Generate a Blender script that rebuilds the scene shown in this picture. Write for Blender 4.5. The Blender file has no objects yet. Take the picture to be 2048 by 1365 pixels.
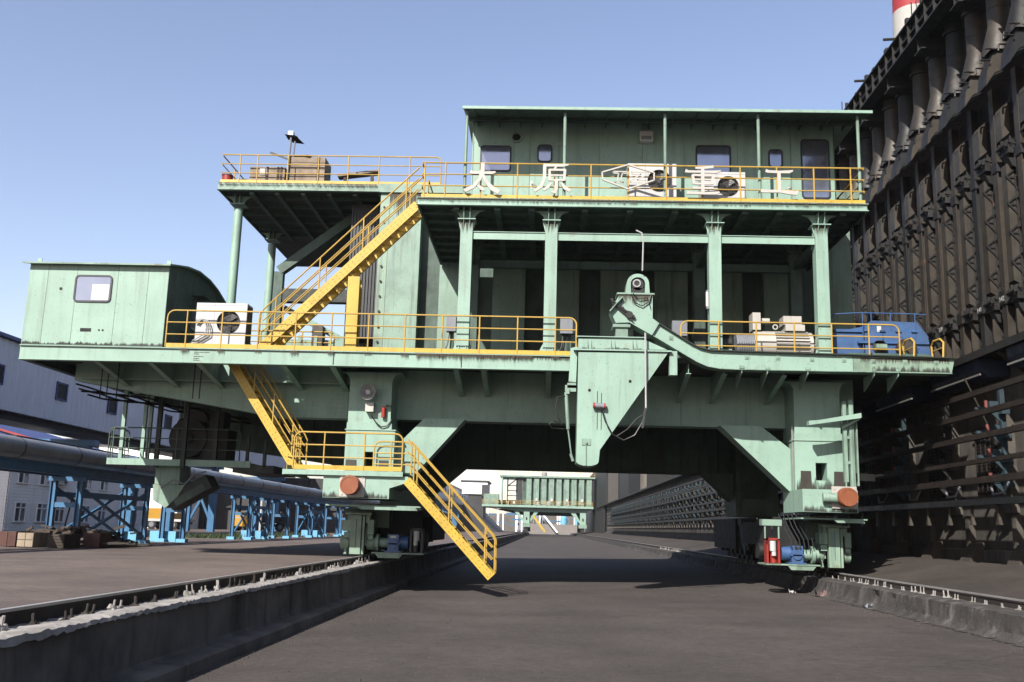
import bpy, bmesh, math, random
from mathutils import Vector, Matrix
random.seed(7)
S = bpy.context.scene
COL = S.collection
rad = math.radians

# ------------------------------------------------------------------ camera
cam = bpy.data.cameras.new('camera')
cam.sensor_width = 36.0
cam.lens = 34.277
cam.clip_start = 0.1
cam.clip_end = 3000
camo = bpy.data.objects.new('camera', cam)
COL.objects.link(camo)
RC = Matrix(((0.99911635, -0.02043657, 0.03672686),
             (0.0322117, -0.18899207, -0.98145015),
             (0.02699856, 0.98176593, -0.18816677)))
camo.matrix_world = Matrix.Translation((0, 0, 1.6)) @ RC.to_4x4()
S.camera = camo

# ------------------------------------------------------------------ sky, sun, exposure
SUN = Vector((0.58, 1.2, -1.0)).normalized()           # direction the light travels
EL = math.asin(-SUN.z)
AZ = math.atan2(-SUN.x, -SUN.y)
world = bpy.data.worlds.new('World')
S.world = world
world.use_nodes = True
wn = world.node_tree
bg = wn.nodes['Background']
sky = wn.nodes.new('ShaderNodeTexSky')
sky.sky_type = 'NISHITA'
sky.sun_disc = False
sky.sun_elevation = EL
sky.sun_rotation = AZ
sky.altitude = 0
sky.air_density = 1.1
sky.dust_density = 0.9
sky.ozone_density = 0.5
wb = wn.nodes.new('ShaderNodeMix'); wb.data_type = 'RGBA'; wb.blend_type = 'MULTIPLY'; wb.inputs[0].default_value = 1
wb.inputs[7].default_value = (1.06, .95, .99, 1)          # the camera's white balance
wn.links.new(sky.outputs[0], wb.inputs[6])
wn.links.new(wb.outputs[2], bg.inputs[0])
bg.inputs[1].default_value = 0.083
sl = bpy.data.lights.new('sun', 'SUN')
sl.energy = 5.0
sl.angle = rad(0.53)
sl.color = (1.0, 0.95, 0.87)
so = bpy.data.objects.new('sun', sl)
so.location = (-30, -40, 60)
so.rotation_euler = SUN.to_track_quat('-Z', 'Y').to_euler()
COL.objects.link(so)
S.view_settings.view_transform = 'Standard'
S.view_settings.look = 'None'
S.view_settings.exposure = 1.3
S.view_settings.gamma = 1.0
S.view_settings.use_curve_mapping = False

# ------------------------------------------------------------------ materials
def srgb(r, g, b):
    f = lambda c: (c/12.92 if c <= .04045 else ((c+.055)/1.055)**2.4)
    return (f(r/255), f(g/255), f(b/255))

KA = .375      # albedo scale of the paint chart below
def mat(name, col, rough=.6, metal=0., var=.12, vs=1.2, dirt=(.05, .045, .035), streak=0., rust=0.,
        speck=0., bump=0., bs=25., blotch=0., drip=0., spec=.35, smap=(4.5, 4.5, .35)):
    col = tuple(c*KA for c in col); dirt = tuple(c*KA for c in dirt)
    m = bpy.data.materials.new(name)
    m.use_nodes = True
    n, l = m.node_tree.nodes, m.node_tree.links
    b = n['Principled BSDF']
    b.inputs['Roughness'].default_value = rough
    b.inputs['Metallic'].default_value = metal
    b.inputs['Specular IOR Level'].default_value = spec
    tc = n.new('ShaderNodeTexCoord')
    oi = n.new('ShaderNodeObjectInfo')
    mu = n.new('ShaderNodeMath'); mu.operation = 'MULTIPLY'; mu.inputs[1].default_value = 53.
    l.new(oi.outputs['Random'], mu.inputs[0])
    ad = n.new('ShaderNodeVectorMath'); ad.operation = 'ADD'
    l.new(tc.outputs['Object'], ad.inputs[0]); l.new(mu.outputs[0], ad.inputs[1])
    P = ad.outputs[0]
    def noise(scale, detail=5, vec=P, rg=.55):
        t = n.new('ShaderNodeTexNoise')
        t.inputs['Scale'].default_value = scale
        t.inputs['Detail'].default_value = detail
        t.inputs['Roughness'].default_value = rg
        l.new(vec, t.inputs['Vector'])
        return t.outputs[0]
    def rng(x, a, bb, lo, hi):
        r = n.new('ShaderNodeMapRange')
        for i, v in enumerate((a, bb, lo, hi)):
            r.inputs[i+1].default_value = v
        l.new(x, r.inputs[0])
        return r.outputs[0]
    def mix(fac, c1, c2):
        x = n.new('ShaderNodeMix'); x.data_type = 'RGBA'
        l.new(fac, x.inputs[0])
        if isinstance(c1, tuple): x.inputs[6].default_value = (*c1, 1)
        else: l.new(c1, x.inputs[6])
        x.inputs[7].default_value = (*c2, 1)
        return x.outputs[2]
    hs = n.new('ShaderNodeHueSaturation')
    hs.inputs['Color'].default_value = (*col, 1)
    l.new(rng(noise(vs), .3, .7, 1-var, 1+var), hs.inputs['Value'])
    c = hs.outputs[0]
    if blotch:
        c = mix(rng(noise(.45, 7, rg=.65), .5, .68, 0, blotch), c, dirt)
    if streak:
        mp = n.new('ShaderNodeMapping')
        mp.inputs['Scale'].default_value = smap
        l.new(P, mp.inputs[0])
        c = mix(rng(noise(1.0, 7, mp.outputs[0], .62), .52, .74, 0, streak), c, dirt)
    if drip:
        md = n.new('ShaderNodeMapping'); md.inputs['Scale'].default_value = (13, 13, .55)
        l.new(P, md.inputs[0])
        c = mix(rng(noise(1.0, 6, md.outputs[0], .6), .60, .72, 0, drip), c, (.11*KA*1.8, .075*KA*1.8, .045*KA*1.8))
    if rust:
        c = mix(rng(noise(2.6, 9, rg=.7), .60, .70, 0, rust), c, (.13, .055, .022))
    if speck:
        c = mix(rng(noise(17, 4), .63, .70, 0, speck), c, dirt)
    l.new(c, b.inputs['Base Color'])
    if bump:
        bp = n.new('ShaderNodeBump')
        bp.inputs['Strength'].default_value = bump
        bp.inputs['Distance'].default_value = .02
        l.new(noise(bs, 6), bp.inputs['Height'])
        l.new(bp.outputs[0], b.inputs['Normal'])
    l.new(rng(noise(5, 4), .3, .7, max(.05, rough-.1), min(1, rough+.1)), b.inputs['Roughness'])
    return m

M = {}
G = (.415, .63, .515)
M['green'] = mat('green_paint', G, .5, var=.09, streak=.28, rust=.35, speck=.4, vs=.8, blotch=.14, drip=.2)
M['green_d'] = mat('green_paint_weathered', (.33, .50, .40), .55, var=.14, streak=.65, rust=.5, speck=.45, blotch=.4, drip=.5)
M['green_s'] = mat('green_paint_sooty_shaded', (.105, .175, .14), .65, var=.2, streak=.75, rust=.3, blotch=.6, dirt=(.018, .018, .015))  # soot plus the shade of undersides and interior put into the green
M['green_bot'] = mat('green_paint_oily', (.36, .52, .40), .5, var=.12, streak=.6, rust=.6, speck=.5, blotch=.75, dirt=(.03, .028, .022))
M['black_green'] = mat('black_green_paint', (.022, .034, .028), .6, var=.3, rust=.2)
M['yellow'] = mat('yellow_paint', (.82, .55, .07), .45, var=.08, streak=.25, rust=.45, speck=.35)
M['yellow_r'] = mat('yellow_rail_paint', (.70, .45, .085), .55, var=.15, rust=.7, speck=.4)
M['white'] = mat('white_enamel', (.78, .79, .79), .4, var=.03, streak=.1, speck=.08)
M['offwhite'] = mat('white_sign_paint', (.74, .70, .64), .5, var=.05, streak=.3, rust=.25)
M['dark'] = mat('dark_grille', (.035, .03, .028), .6, var=.3)
M['blackm'] = mat('black_rubber', (.012, .012, .012), .5, var=.2)
M['grey'] = mat('grey_enamel', (.30, .32, .36), .45, var=.06, streak=.2)
M['greyd'] = mat('dark_grey_sheet', (.045, .05, .055), .5, var=.2, streak=.3)
M['steel'] = mat('bare_steel', (.75, .73, .70), .38, .7, var=.15, rust=.4)
M['alu'] = mat('motor_grey', (.72, .69, .63), .5, .2, var=.1, streak=.3, dirt=(.06, .05, .04))
M['blue'] = mat('blue_machine_paint', (.07, .17, .40), .45, var=.15, streak=.4, rust=.2, blotch=.5)
M['bluest'] = mat('blue_steel_paint', (.07, .24, .47), .5, var=.15, streak=.3, rust=.35)
M['brblue'] = mat('sooty_blue_bracket', (.035, .075, .10), .6, var=.3, vs=3, streak=.5, blotch=.5)
M['inred'] = mat('faded_insulator', (.22, .05, .04), .6, var=.2)
M['deckdirt'] = mat('dirty_deck_plate', (.075, .085, .075), .8, var=.3, blotch=.6)
M['bluept'] = mat('light_blue_paint', (.24, .66, 1.0), .6, var=.1, streak=.25, speck=.2)
M['red'] = mat('red_paint', (.42, .035, .025), .45, var=.15, rust=.2)
M['buffer'] = mat('orange_rubber_buffer', (.36, .10, .035), .6, var=.12, streak=.5, dirt=(.55, .32, .16), smap=(9, 9, 1.2))
M['wood'] = mat('weathered_wood', (.42, .33, .25), .85, var=.25, vs=4, streak=.45, bump=.3, smap=(1., 9, 14))
M['woodd'] = mat('dark_wood', (.09, .066, .052), .85, var=.3, vs=4, streak=.3)
M['asphalt'] = None
M['soot'] = mat('sooty_steel', (.014, .0135, .013), .62, var=.4, vs=2, streak=.45, rust=.3, dirt=(.045, .038, .030), bump=.2)
M['soot2'] = mat('black_soot', (.008, .008, .009), .75, var=.4, vs=2)
M['brown'] = mat('browned_steel', (.050, .039, .028), .6, var=.35, vs=1.6, streak=.75, rust=.5, dirt=(.03, .028, .027), bump=.15)
M['brown2'] = mat('scorched_steel', (.072, .060, .045), .55, .1, var=.35, vs=1.3, streak=.6, blotch=.6, dirt=(.045, .042, .04), bump=.15)
M['slate'] = mat('slate_door_plate', (.022, .024, .028), .5, .2, var=.25, vs=2.2, rust=.25)
M['rustr'] = mat('rusty_conductor_rail', (.045, .034, .029), .6, .3, var=.3, vs=3, rust=.6)
M['sconc'] = mat('stained_concrete', (.125, .112, .096), .9, var=.3, vs=1.5, streak=1., blotch=.9, dirt=(.022, .021, .02), bump=.3, smap=(2.4, 2.4, .22))
M['glass'] = mat('window_glass', (.62, .68, .82), .02, .8, var=.1, spec=1.0)
M['gasket'] = mat('window_gasket', (.03, .035, .05), .5)
M['silver'] = mat('aluminium_cladding', (.48, .50, .56), .45, .25, var=.12, streak=.3, blotch=.2, dirt=(.14, .12, .11))
M['clad'] = mat('grey_blue_cladding', (1.25, 1.28, 1.42), .55, var=.05, streak=.15)
M['blueframe'] = mat('ultramarine_frame', (.012, .03, .33), .5)
M['navy'] = mat('navy_steel', (.025, .035, .075), .6, var=.2)
M['whitewall'] = mat('white_tiled_wall', (1.7, 1.7, 1.68), .7, var=.06, streak=.3, dirt=(.25, .22, .2))
M['redroof'] = mat('red_trim', (.50, .045, .045), .5)
M['blueroof'] = mat('blue_roof_sheet', (.035, .06, .26), .5, var=.15)
M['shed'] = mat('grey_shed_sheet', (.07, .07, .074), .7, var=.2, streak=.45, vs=.4)
M['shed2'] = mat('weathered_tower_sheet', (.20, .18, .155), .75, var=.2, streak=.75, vs=.4, dirt=(.05, .045, .045))
M['trucky'] = mat('truck_yellow', (.66, .36, .03), .4, var=.08)
M['chred'] = mat('chimney_red', (.48, .03, .035), .7, var=.1)
M['chwhite'] = mat('chimney_white', (.66, .64, .60), .8, var=.06, streak=.25, bump=.4, bs=1.5)
M['chgrey'] = mat('chimney_concrete', (.36, .33, .31), .85, var=.1, streak=.3)
M['leaf'] = mat('weed_green', (.05, .085, .025), .8, var=.35, vs=6)
M['paper'] = mat('white_litter', (.7, .68, .66), .7)
M['pinkbag'] = mat('faded_bag', (.20, .12, .11), .6, var=.3, vs=8)
M['mortar'] = mat('pale_mortar', (.50, .47, .44), .95, var=.3, vs=3, speck=.5, bump=.7, bs=14, blotch=.35, dirt=(.09, .08, .075))
M['railst'] = mat('worn_rail_steel', (.9, .87, .85), .4, .6, var=.15)
M['railweb'] = mat('rusty_rail_web', (.045, .035, .03), .8, var=.3, rust=.4)
M['lampw'] = mat('lamp_reflector_white', (.85, .85, .84), .35, var=.02)
M['cable'] = mat('pale_cable', (.62, .62, .62), .5)
M['rustbox'] = mat('rust_red_box', (.13, .05, .04), .75, var=.2, streak=.4)
M['tan'] = mat('tan_box', (.50, .40, .29), .8, var=.15, streak=.4)

def stain_mat(name, col, up, thr, sc=(9, 9, 1.2)):
    m = bpy.data.materials.new(name); m.use_nodes = True
    n, l = m.node_tree.nodes, m.node_tree.links
    b = n['Principled BSDF']; b.inputs['Base Color'].default_value = (*col, 1); b.inputs['Roughness'].default_value = .85
    tc = n.new('ShaderNodeTexCoord'); sp = n.new('ShaderNodeSeparateXYZ'); l.new(tc.outputs['Generated'], sp.inputs[0])
    mp = n.new('ShaderNodeMapping'); mp.inputs['Scale'].default_value = sc; l.new(tc.outputs['Object'], mp.inputs[0])
    t = n.new('ShaderNodeTexNoise'); t.inputs['Scale'].default_value = 1; t.inputs['Detail'].default_value = 8; t.inputs['Roughness'].default_value = .65
    l.new(mp.outputs[0], t.inputs['Vector'])
    g = n.new('ShaderNodeMapRange'); g.inputs[1].default_value = 0; g.inputs[2].default_value = 1
    g.inputs[3].default_value = .34 if up else -.30; g.inputs[4].default_value = -.30 if up else .34
    l.new(sp.outputs[2], g.inputs[0])
    ad = n.new('ShaderNodeMath'); ad.operation = 'ADD'; l.new(t.outputs[0], ad.inputs[0]); l.new(g.outputs[0], ad.inputs[1])
    r = n.new('ShaderNodeMapRange')
    for i, v in enumerate((thr, thr+.22, 0, .88)): r.inputs[i+1].default_value = v
    l.new(ad.outputs[0], r.inputs[0]); l.new(r.outputs[0], b.inputs['Alpha'])
    return m
M['stain_up'] = stain_mat('soot_stain', (.02, .021, .017), True, .60)
M['stain_down'] = stain_mat('rust_run', (.035, .024, .015), False, .60, (16, 16, .7))
def ground_mat(name, col, aniso, lighter, streakf=.35):
    lighter = tuple(c*KA for c in lighter)
    m = mat(name, col, .88, var=.2, vs=.5, bump=.6, bs=22, spec=.25)
    n, l = m.node_tree.nodes, m.node_tree.links
    col = tuple(c*KA for c in col)
    b = n['Principled BSDF']
    src = b.inputs['Base Color'].links[0].from_socket
    tc = n.new('ShaderNodeTexCoord')
    mp = n.new('ShaderNodeMapping'); mp.inputs['Scale'].default_value = aniso
    l.new(tc.outputs['Object'], mp.inputs[0])
    t = n.new('ShaderNodeTexNoise'); t.inputs['Scale'].default_value = 1.; t.inputs['Detail'].default_value = 8
    t.inputs['Roughness'].default_value = .62
    l.new(mp.outputs[0], t.inputs['Vector'])
    r = n.new('ShaderNodeMapRange')
    for i, v in enumerate((.42, .72, 0, streakf)): r.inputs[i+1].default_value = v
    l.new(t.outputs[0], r.inputs[0])
    x = n.new('ShaderNodeMix'); x.data_type = 'RGBA'
    l.new(r.outputs[0], x.inputs[0]); l.new(src, x.inputs[6]); x.inputs[7].default_value = (*lighter, 1)
    # dark patches of coal dust and pale scuffs
    t2 = n.new('ShaderNodeTexNoise'); t2.inputs['Scale'].default_value = .22; t2.inputs['Detail'].default_value = 7
    t2.inputs['Roughness'].default_value = .6
    l.new(tc.outputs['Object'], t2.inputs['Vector'])
    r2 = n.new('ShaderNodeMapRange')
    for i, v in enumerate((.46, .66, 0, .6)): r2.inputs[i+1].default_value = v
    l.new(t2.outputs[0], r2.inputs[0])
    y = n.new('ShaderNodeMix'); y.data_type = 'RGBA'
    l.new(r2.outputs[0], y.inputs[0]); l.new(x.outputs[2], y.inputs[6]); y.inputs[7].default_value = (col[0]*.55, col[1]*.55, col[2]*.57, 1)
    mp3 = n.new('ShaderNodeMapping'); mp3.inputs['Scale'].default_value = (.9, 3.2, 1)
    l.new(tc.outputs['Object'], mp3.inputs[0])
    t3 = n.new('ShaderNodeTexNoise'); t3.inputs['Scale'].default_value = 1.3; t3.inputs['Detail'].default_value = 9
    t3.inputs['Roughness'].default_value = .72
    l.new(mp3.outputs[0], t3.inputs['Vector'])
    r3 = n.new('ShaderNodeMapRange')
    for i, v in enumerate((.66, .78, 0, .5)): r3.inputs[i+1].default_value = v
    l.new(t3.outputs[0], r3.inputs[0])
    w = n.new('ShaderNodeMix'); w.data_type = 'RGBA'
    l.new(r3.outputs[0], w.inputs[0]); l.new(y.outputs[2], w.inputs[6]); w.inputs[7].default_value = (*[min(1, c*2.2) for c in col], 1)
    vo = n.new('ShaderNodeTexVoronoi'); vo.feature = 'DISTANCE_TO_EDGE'; vo.inputs['Scale'].default_value = .16
    tw = n.new('ShaderNodeTexNoise'); tw.inputs['Scale'].default_value = .9; tw.inputs['Detail'].default_value = 5
    l.new(tc.outputs['Object'], tw.inputs['Vector'])
    vm = n.new('ShaderNodeVectorMath'); vm.operation = 'MULTIPLY_ADD'
    l.new(tw.outputs[1], vm.inputs[0]); vm.inputs[1].default_value = (2.2, 2.2, 0); l.new(tc.outputs['Object'], vm.inputs[2])
    l.new(vm.outputs[0], vo.inputs['Vector'])
    r4 = n.new('ShaderNodeMapRange')
    for i, v in enumerate((.0, .004, .5, 0)): r4.inputs[i+1].default_value = v
    l.new(vo.outputs[0], r4.inputs[0])
    q = n.new('ShaderNodeMix'); q.data_type = 'RGBA'
    l.new(r4.outputs[0], q.inputs[0]); l.new(w.outputs[2], q.inputs[6]); q.inputs[7].default_value = (col[0]*.35, col[1]*.35, col[2]*.35, 1)
    tg = n.new('ShaderNodeTexNoise'); tg.inputs['Scale'].default_value = 7.; tg.inputs['Detail'].default_value = 10
    tg.inputs['Roughness'].default_value = .78
    l.new(tc.outputs['Object'], tg.inputs['Vector'])
    rg_ = n.new('ShaderNodeMapRange')
    for i, v in enumerate((.3, .7, .68, 1.32)): rg_.inputs[i+1].default_value = v
    l.new(tg.outputs[0], rg_.inputs[0])
    hg = n.new('ShaderNodeHueSaturation'); l.new(q.outputs[2], hg.inputs['Color']); l.new(rg_.outputs[0], hg.inputs['Value'])
    l.new(hg.outputs[0], b.inputs['Base Color'])
    return m
M['asphalt'] = ground_mat('alley_asphalt', (.108, .091, .085), (.16, .9, 1), (.142, .120, .110))
M['yard'] = ground_mat('yard_concrete', (.225, .178, .160), (.12, .8, 1), (.30, .24, .21))
M['apron'] = ground_mat('coal_dust_apron', (.085, .071, .062), (1.1, .35, 1), (.125, .105, .086), .6)
M['wallconc'] = mat('dark_foundation_concrete', (.22, .20, .185), .92, var=.35, vs=1.2, streak=.9, blotch=.7, dirt=(.028, .025, .024), bump=.55, bs=9, smap=(2.2, 2.2, .35))
M['wallconc2'] = mat('cracked_kerb_concrete', (.070, .063, .060), .92, var=.4, vs=1.8, streak=.75, speck=.6, dirt=(.27, .25, .235), bump=1., bs=9, smap=(3, 3, 1.2))

# ------------------------------------------------------------------ mesh helpers
ORG = {}
STUFF = {'hydraulic_clutter', 'stringer_bolts', 'splice_bolts', 'flange_bolts', 'girder_top_fittings', 'housing_bolts', 'deck_equipment', 'stencil_marks', 'hose_bundle', 'body_ribs', 'duct_corrugation', 'web_stiffener', 'cable_bundle', 'posts', 'beams', 'vessels'}
def link(o, parent=None):
    COL.objects.link(o)
    if parent is not None: o.parent = parent
    return o
class MB:
    def __init__(s): s.v = []; s.f = []
    def add(s, vs, fs):
        k = len(s.v); s.v += [tuple(p) for p in vs]; s.f += [tuple(i+k for i in f) for f in fs]
        return s
    def hexa(s, p):
        return s.add(p, [(0, 3, 2, 1), (4, 5, 6, 7), (0, 1, 5, 4), (1, 2, 6, 5), (2, 3, 7, 6), (3, 0, 4, 7)])
    def box(s, x0, x1, y0, y1, z0, z1):
        return s.hexa([(x0, y0, z0), (x1, y0, z0), (x1, y1, z0), (x0, y1, z0), (x0, y0, z1), (x1, y0, z1), (x1, y1, z1), (x0, y1, z1)])
    def prism(s, poly, ax, a, b):
        n = len(poly)
        if ax == 'y': A = [(x, a, z) for x, z in poly]; B = [(x, b, z) for x, z in poly]
        elif ax == 'x': A = [(a, y, z) for y, z in poly]; B = [(b, y, z) for y, z in poly]
        else: A = [(x, y, a) for x, y in poly]; B = [(x, y, b) for x, y in poly]
        return s.add(A+B, [tuple(range(n)), tuple(range(2*n-1, n-1, -1))] + [(i, i+n, (i+1) % n+n, (i+1) % n) for i in range(n)])
    def bar(s, p, q, w, h, up=(0, 0, 1)):
        p, q, up = Vector(p), Vector(q), Vector(up)
        d = (q-p).normalized(); sd = d.cross(up)
        if sd.length < 1e-4: sd = d.cross(Vector((1, 0, 0)))
        sd.normalize(); u = sd.cross(d).normalized()
        a, b = sd*w/2, u*h/2
        return s.hexa([p-a-b, p+a-b, p+a+b, p-a+b, q-a-b, q+a-b, q+a+b, q-a+b])
    def ibeam(s, p, q, w, h, t=.02, up=(0, 0, 1)):
        p, q, up = Vector(p), Vector(q), Vector(up)
        d = (q-p).normalized(); sd = d.cross(up).normalized(); u = sd.cross(d).normalized()
        s.bar(p, q, t, h-2*t-.002, up)
        s.bar(p+u*(h/2-t/2), q+u*(h/2-t/2), w, t, up)
        s.bar(p-u*(h/2-t/2), q-u*(h/2-t/2), w, t, up)
        return s
    def tube(s, pts, r, n=8):
        pts = [Vector(p) for p in pts]; k = len(s.v); m = len(pts)
        prev = None
        for i, p in enumerate(pts):
            d = (pts[min(i+1, m-1)]-pts[max(i-1, 0)]).normalized()
            if prev is None:
                a = d.cross(Vector((0, 0, 1)))
                if a.length < 1e-3: a = d.cross(Vector((0, 1, 0)))
            else: a = prev - d*prev.dot(d)
            a.normalize(); prev = a; b = d.cross(a)
            s.v += [tuple(p+(a*math.cos(t)+b*math.sin(t))*r) for t in [2*math.pi*j/n for j in range(n)]]
        for i in range(m-1):
            for j in range(n):
                s.f.append((k+i*n+j, k+i*n+(j+1) % n, k+(i+1)*n+(j+1) % n, k+(i+1)*n+j))
        s.f.append(tuple(k+j for j in range(n-1, -1, -1))); s.f.append(tuple(k+(m-1)*n+j for j in range(n)))
        return s
    def cyl(s, p, q, r, n=16, r2=None):
        p, q = Vector(p), Vector(q); d = (q-p).normalized()
        a = d.cross(Vector((0, 0, 1)))
        if a.length < 1e-3: a = d.cross(Vector((0, 1, 0)))
        a.normalize(); b = d.cross(a); k = len(s.v); r2 = r if r2 is None else r2
        for c, rr in ((p, r), (q, r2)):
            s.v += [tuple(c+(a*math.cos(2*math.pi*j/n)+b*math.sin(2*math.pi*j/n))*rr) for j in range(n)]
        s.f += [(k+j, k+(j+1) % n, k+n+(j+1) % n, k+n+j) for j in range(n)]
        s.f += [tuple(k+j for j in range(n-1, -1, -1)), tuple(k+n+j for j in range(n))]
        return s
    def ring(s, c, d, ro, ri, ln, n=24):
        c, d = Vector(c), Vector(d).normalized(); a = d.cross(Vector((0, 0, 1)))
        if a.length < 1e-3: a = d.cross(Vector((0, 1, 0)))
        a.normalize(); b = d.cross(a); k = len(s.v)
        for cc, rr in ((c, ro), (c+d*ln, ro), (c+d*ln, ri), (c, ri)):
            s.v += [tuple(cc+(a*math.cos(2*math.pi*j/n)+b*math.sin(2*math.pi*j/n))*rr) for j in range(n)]
        for q in range(4):
            for j in range(n):
                s.f.append((k+q*n+j, k+q*n+(j+1) % n, k+((q+1) % 4)*n+(j+1) % n, k+((q+1) % 4)*n+j))
        return s
    def rrect(s, x0, x1, z0, z1, r, y0, y1, n=4):
        return s.prism(rr2(x0, x1, z0, z1, r, n), 'y', y0, y1)
    def mesh(s, name, mt, o=Vector((0, 0, 0))):
        me = bpy.data.meshes.new(name)
        o = Vector(o)
        me.from_pydata([tuple(Vector(p)-o) for p in s.v], [], s.f)
        bm = bmesh.new(); bm.from_mesh(me)
        bmesh.ops.recalc_face_normals(bm, faces=bm.faces)
        bm.to_mesh(me); bm.free()
        me.polygons.foreach_set('use_smooth', [True]*len(me.polygons))
        me.set_sharp_from_angle(angle=rad(32))
        me.materials.append(M[mt])
        return me
    def part(s, name, mt, parent, label=None):
        o = bpy.data.objects.new(name, s.mesh(name, mt, ORG[parent]))
        ORG[o] = ORG[parent]
        link(o, parent)
        if label: o['label'] = label
        if name in STUFF: o['kind'] = 'stuff'
        return o
    def parts(s, name, mt, parent):
        """each loose piece as a part of its own"""
        p = list(range(len(s.v)))
        def fd(i):
            while p[i] != i: p[i] = p[p[i]]; i = p[i]
            return i
        for f in s.f:
            for i in f[1:]: p[fd(i)] = fd(f[0])
        g = {}
        for f in s.f: g.setdefault(fd(f[0]), []).append(f)
        out = []
        for fs in g.values():
            ids = sorted({i for f in fs for i in f}); mp = {i: k for k, i in enumerate(ids)}
            m = MB(); m.v = [s.v[i] for i in ids]; m.f = [tuple(mp[i] for i in f) for f in fs]
            out.append(m.part(name, mt, parent))
        return out
    def single(s, name, mt, label, cat, loc, group=None):
        o = bpy.data.objects.new(name, s.mesh(name, mt, loc)); o.location = loc
        ORG[o] = Vector(loc); link(o); tag(o, label, cat, group)
        return o
    def struct(s, name, mt, kind='structure', label=None):
        o = bpy.data.objects.new(name, s.mesh(name, mt)); ORG[o] = Vector((0, 0, 0)); link(o)
        o['kind'] = kind
        if label: o['label'] = label
        return o
def rr2(x0, x1, z0, z1, r, n=4):
    out = []
    for cx, cz, a0 in ((x1-r, z1-r, 0), (x0+r, z1-r, 90), (x0+r, z0+r, 180), (x1-r, z0+r, 270)):
        out += [(cx+r*math.cos(rad(a0+90*i/n)), cz+r*math.sin(rad(a0+90*i/n))) for i in range(n+1)]
    return out
def tag(o, label, cat, group=None):
    o['label'] = label; o['category'] = cat
    if group: o['group'] = group
def thing(name, label, cat, loc, group=None):
    o = bpy.data.objects.new(name, None); o.location = loc; o.empty_display_size = .3
    ORG[o] = Vector(loc); link(o); tag(o, label, cat, group)
    return o
def inst(me, name, parent, loc, rot=(0, 0, 0)):
    """a part with shared mesh data whose origin sits at the world point loc"""
    o = bpy.data.objects.new(name, me)
    o.location = Vector(loc)-ORG[parent]; o.rotation_euler = rot
    ORG[o] = ORG[parent]
    base = parent
    if parent.parent is not None and parent.type == 'MESH':   # parts sit at local 0 except instanced ones
        o.location = Vector(loc)-ORG[parent]-parent.location
    return link(o, parent)
def copy_part(src, parent, off):
    o = src.copy(); ORG[o] = ORG[parent]; link(o, parent); o.location = src.location+Vector(off)
    return o
def copy_thing(src, loc, label=None):
    r = src.copy(); COL.objects.link(r); r.location = loc; ORG[r] = Vector(loc)
    if label: r['label'] = label
    for c in list(src.children):
        d = c.copy(); COL.objects.link(d); d.parent = r; ORG[d] = Vector(loc)
        for g in list(c.children):
            e = g.copy(); COL.objects.link(e); e.parent = d; ORG[e] = Vector(loc)
    return r
_sh = {}
def shared(key, fn, mt):
    if key not in _sh: _sh[key] = fn().mesh(key, mt)
    return _sh[key]
def bend(p, q, r, n=4):
    """quarter-round corner points from p (end of first run) through corner q: helper for handrails"""
    return []
# ================================================================== the setting
MB().box(-900, 900, -900, 1600, -1.8, -.40).struct('ground', 'yard')
def sheet(name, x0, x1, y0, y1, z, mt):
    return MB().add([(x0, y0, z), (x1, y0, z), (x1, y1, z), (x0, y1, z)], [(0, 1, 2, 3)]).struct(name, mt)
MB().add([(-4.5, -10, -.285), (7.95, -10, .005), (7.95, 330, .005), (-4.5, 330, -.285)], [(0, 1, 2, 3)]).struct('alley_pavement', 'asphalt')   # falls gently towards the left gutter
yard = MB().box(-140, -5.7, -20, 420, -.01, .50).struct('yard_pavement', 'yard')

# left rail foundation: wall with a low step at its foot
fl = MB()
fl.box(-5.72, -4.75, -5, 330, -.35, .49)
ys = [-5+.55*i for i in range(90)]
lf = MB()
def ragged(mb, x0, dx, z0, dz, y0, y1, step, seed):
    rg = random.Random(seed); n = int((y1-y0)/step); a = []
    for i in range(n+1):
        a.append((y0+i*step, x0+rg.uniform(-dx, dx), z0+rg.uniform(-dz, dz)))
    return a
fw = fl.struct('rail_foundation', 'wallconc', label='dark stained concrete foundation wall carrying the left crane rail')
# wall face, slightly uneven
rg = random.Random(3)
wf = MB(); n = 130; K = []
for i in range(n+1):
    y = 2+i*.42
    K.append([(-4.8, y, .53), (-4.66+rg.uniform(-.012, .012), y, .52+rg.uniform(-.01, .01)), (-4.64+rg.uniform(-.015, .015), y, .25),
              (-4.63+rg.uniform(-.015, .015), y, -.05), (-4.60, y, -.10+rg.uniform(-.01, .01)), (-4.34+rg.uniform(-.012, .012), y, -.11+rg.uniform(-.01, .01)), (-4.29+rg.uniform(-.015, .015), y, -.14), (-4.27+rg.uniform(-.015, .015), y, -.30)])
vs = [p for r in K for p in r]; fs = []
for i in range(n):
    for j in range(7): fs.append((i*8+j, i*8+j+1, (i+1)*8+j+1, (i+1)*8+j))
wf.add(vs, fs); wfo = wf.part('wall_face', 'wallconc', fw)
MB().box(-4.9, -4.28, 56.3, 330, -.35, -.11).part('foundation_step', 'wallconc', fw)
MB().box(-4.95, -4.64, 56.3, 330, -.12, .53).part('foundation_face', 'wallconc', fw)
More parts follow.
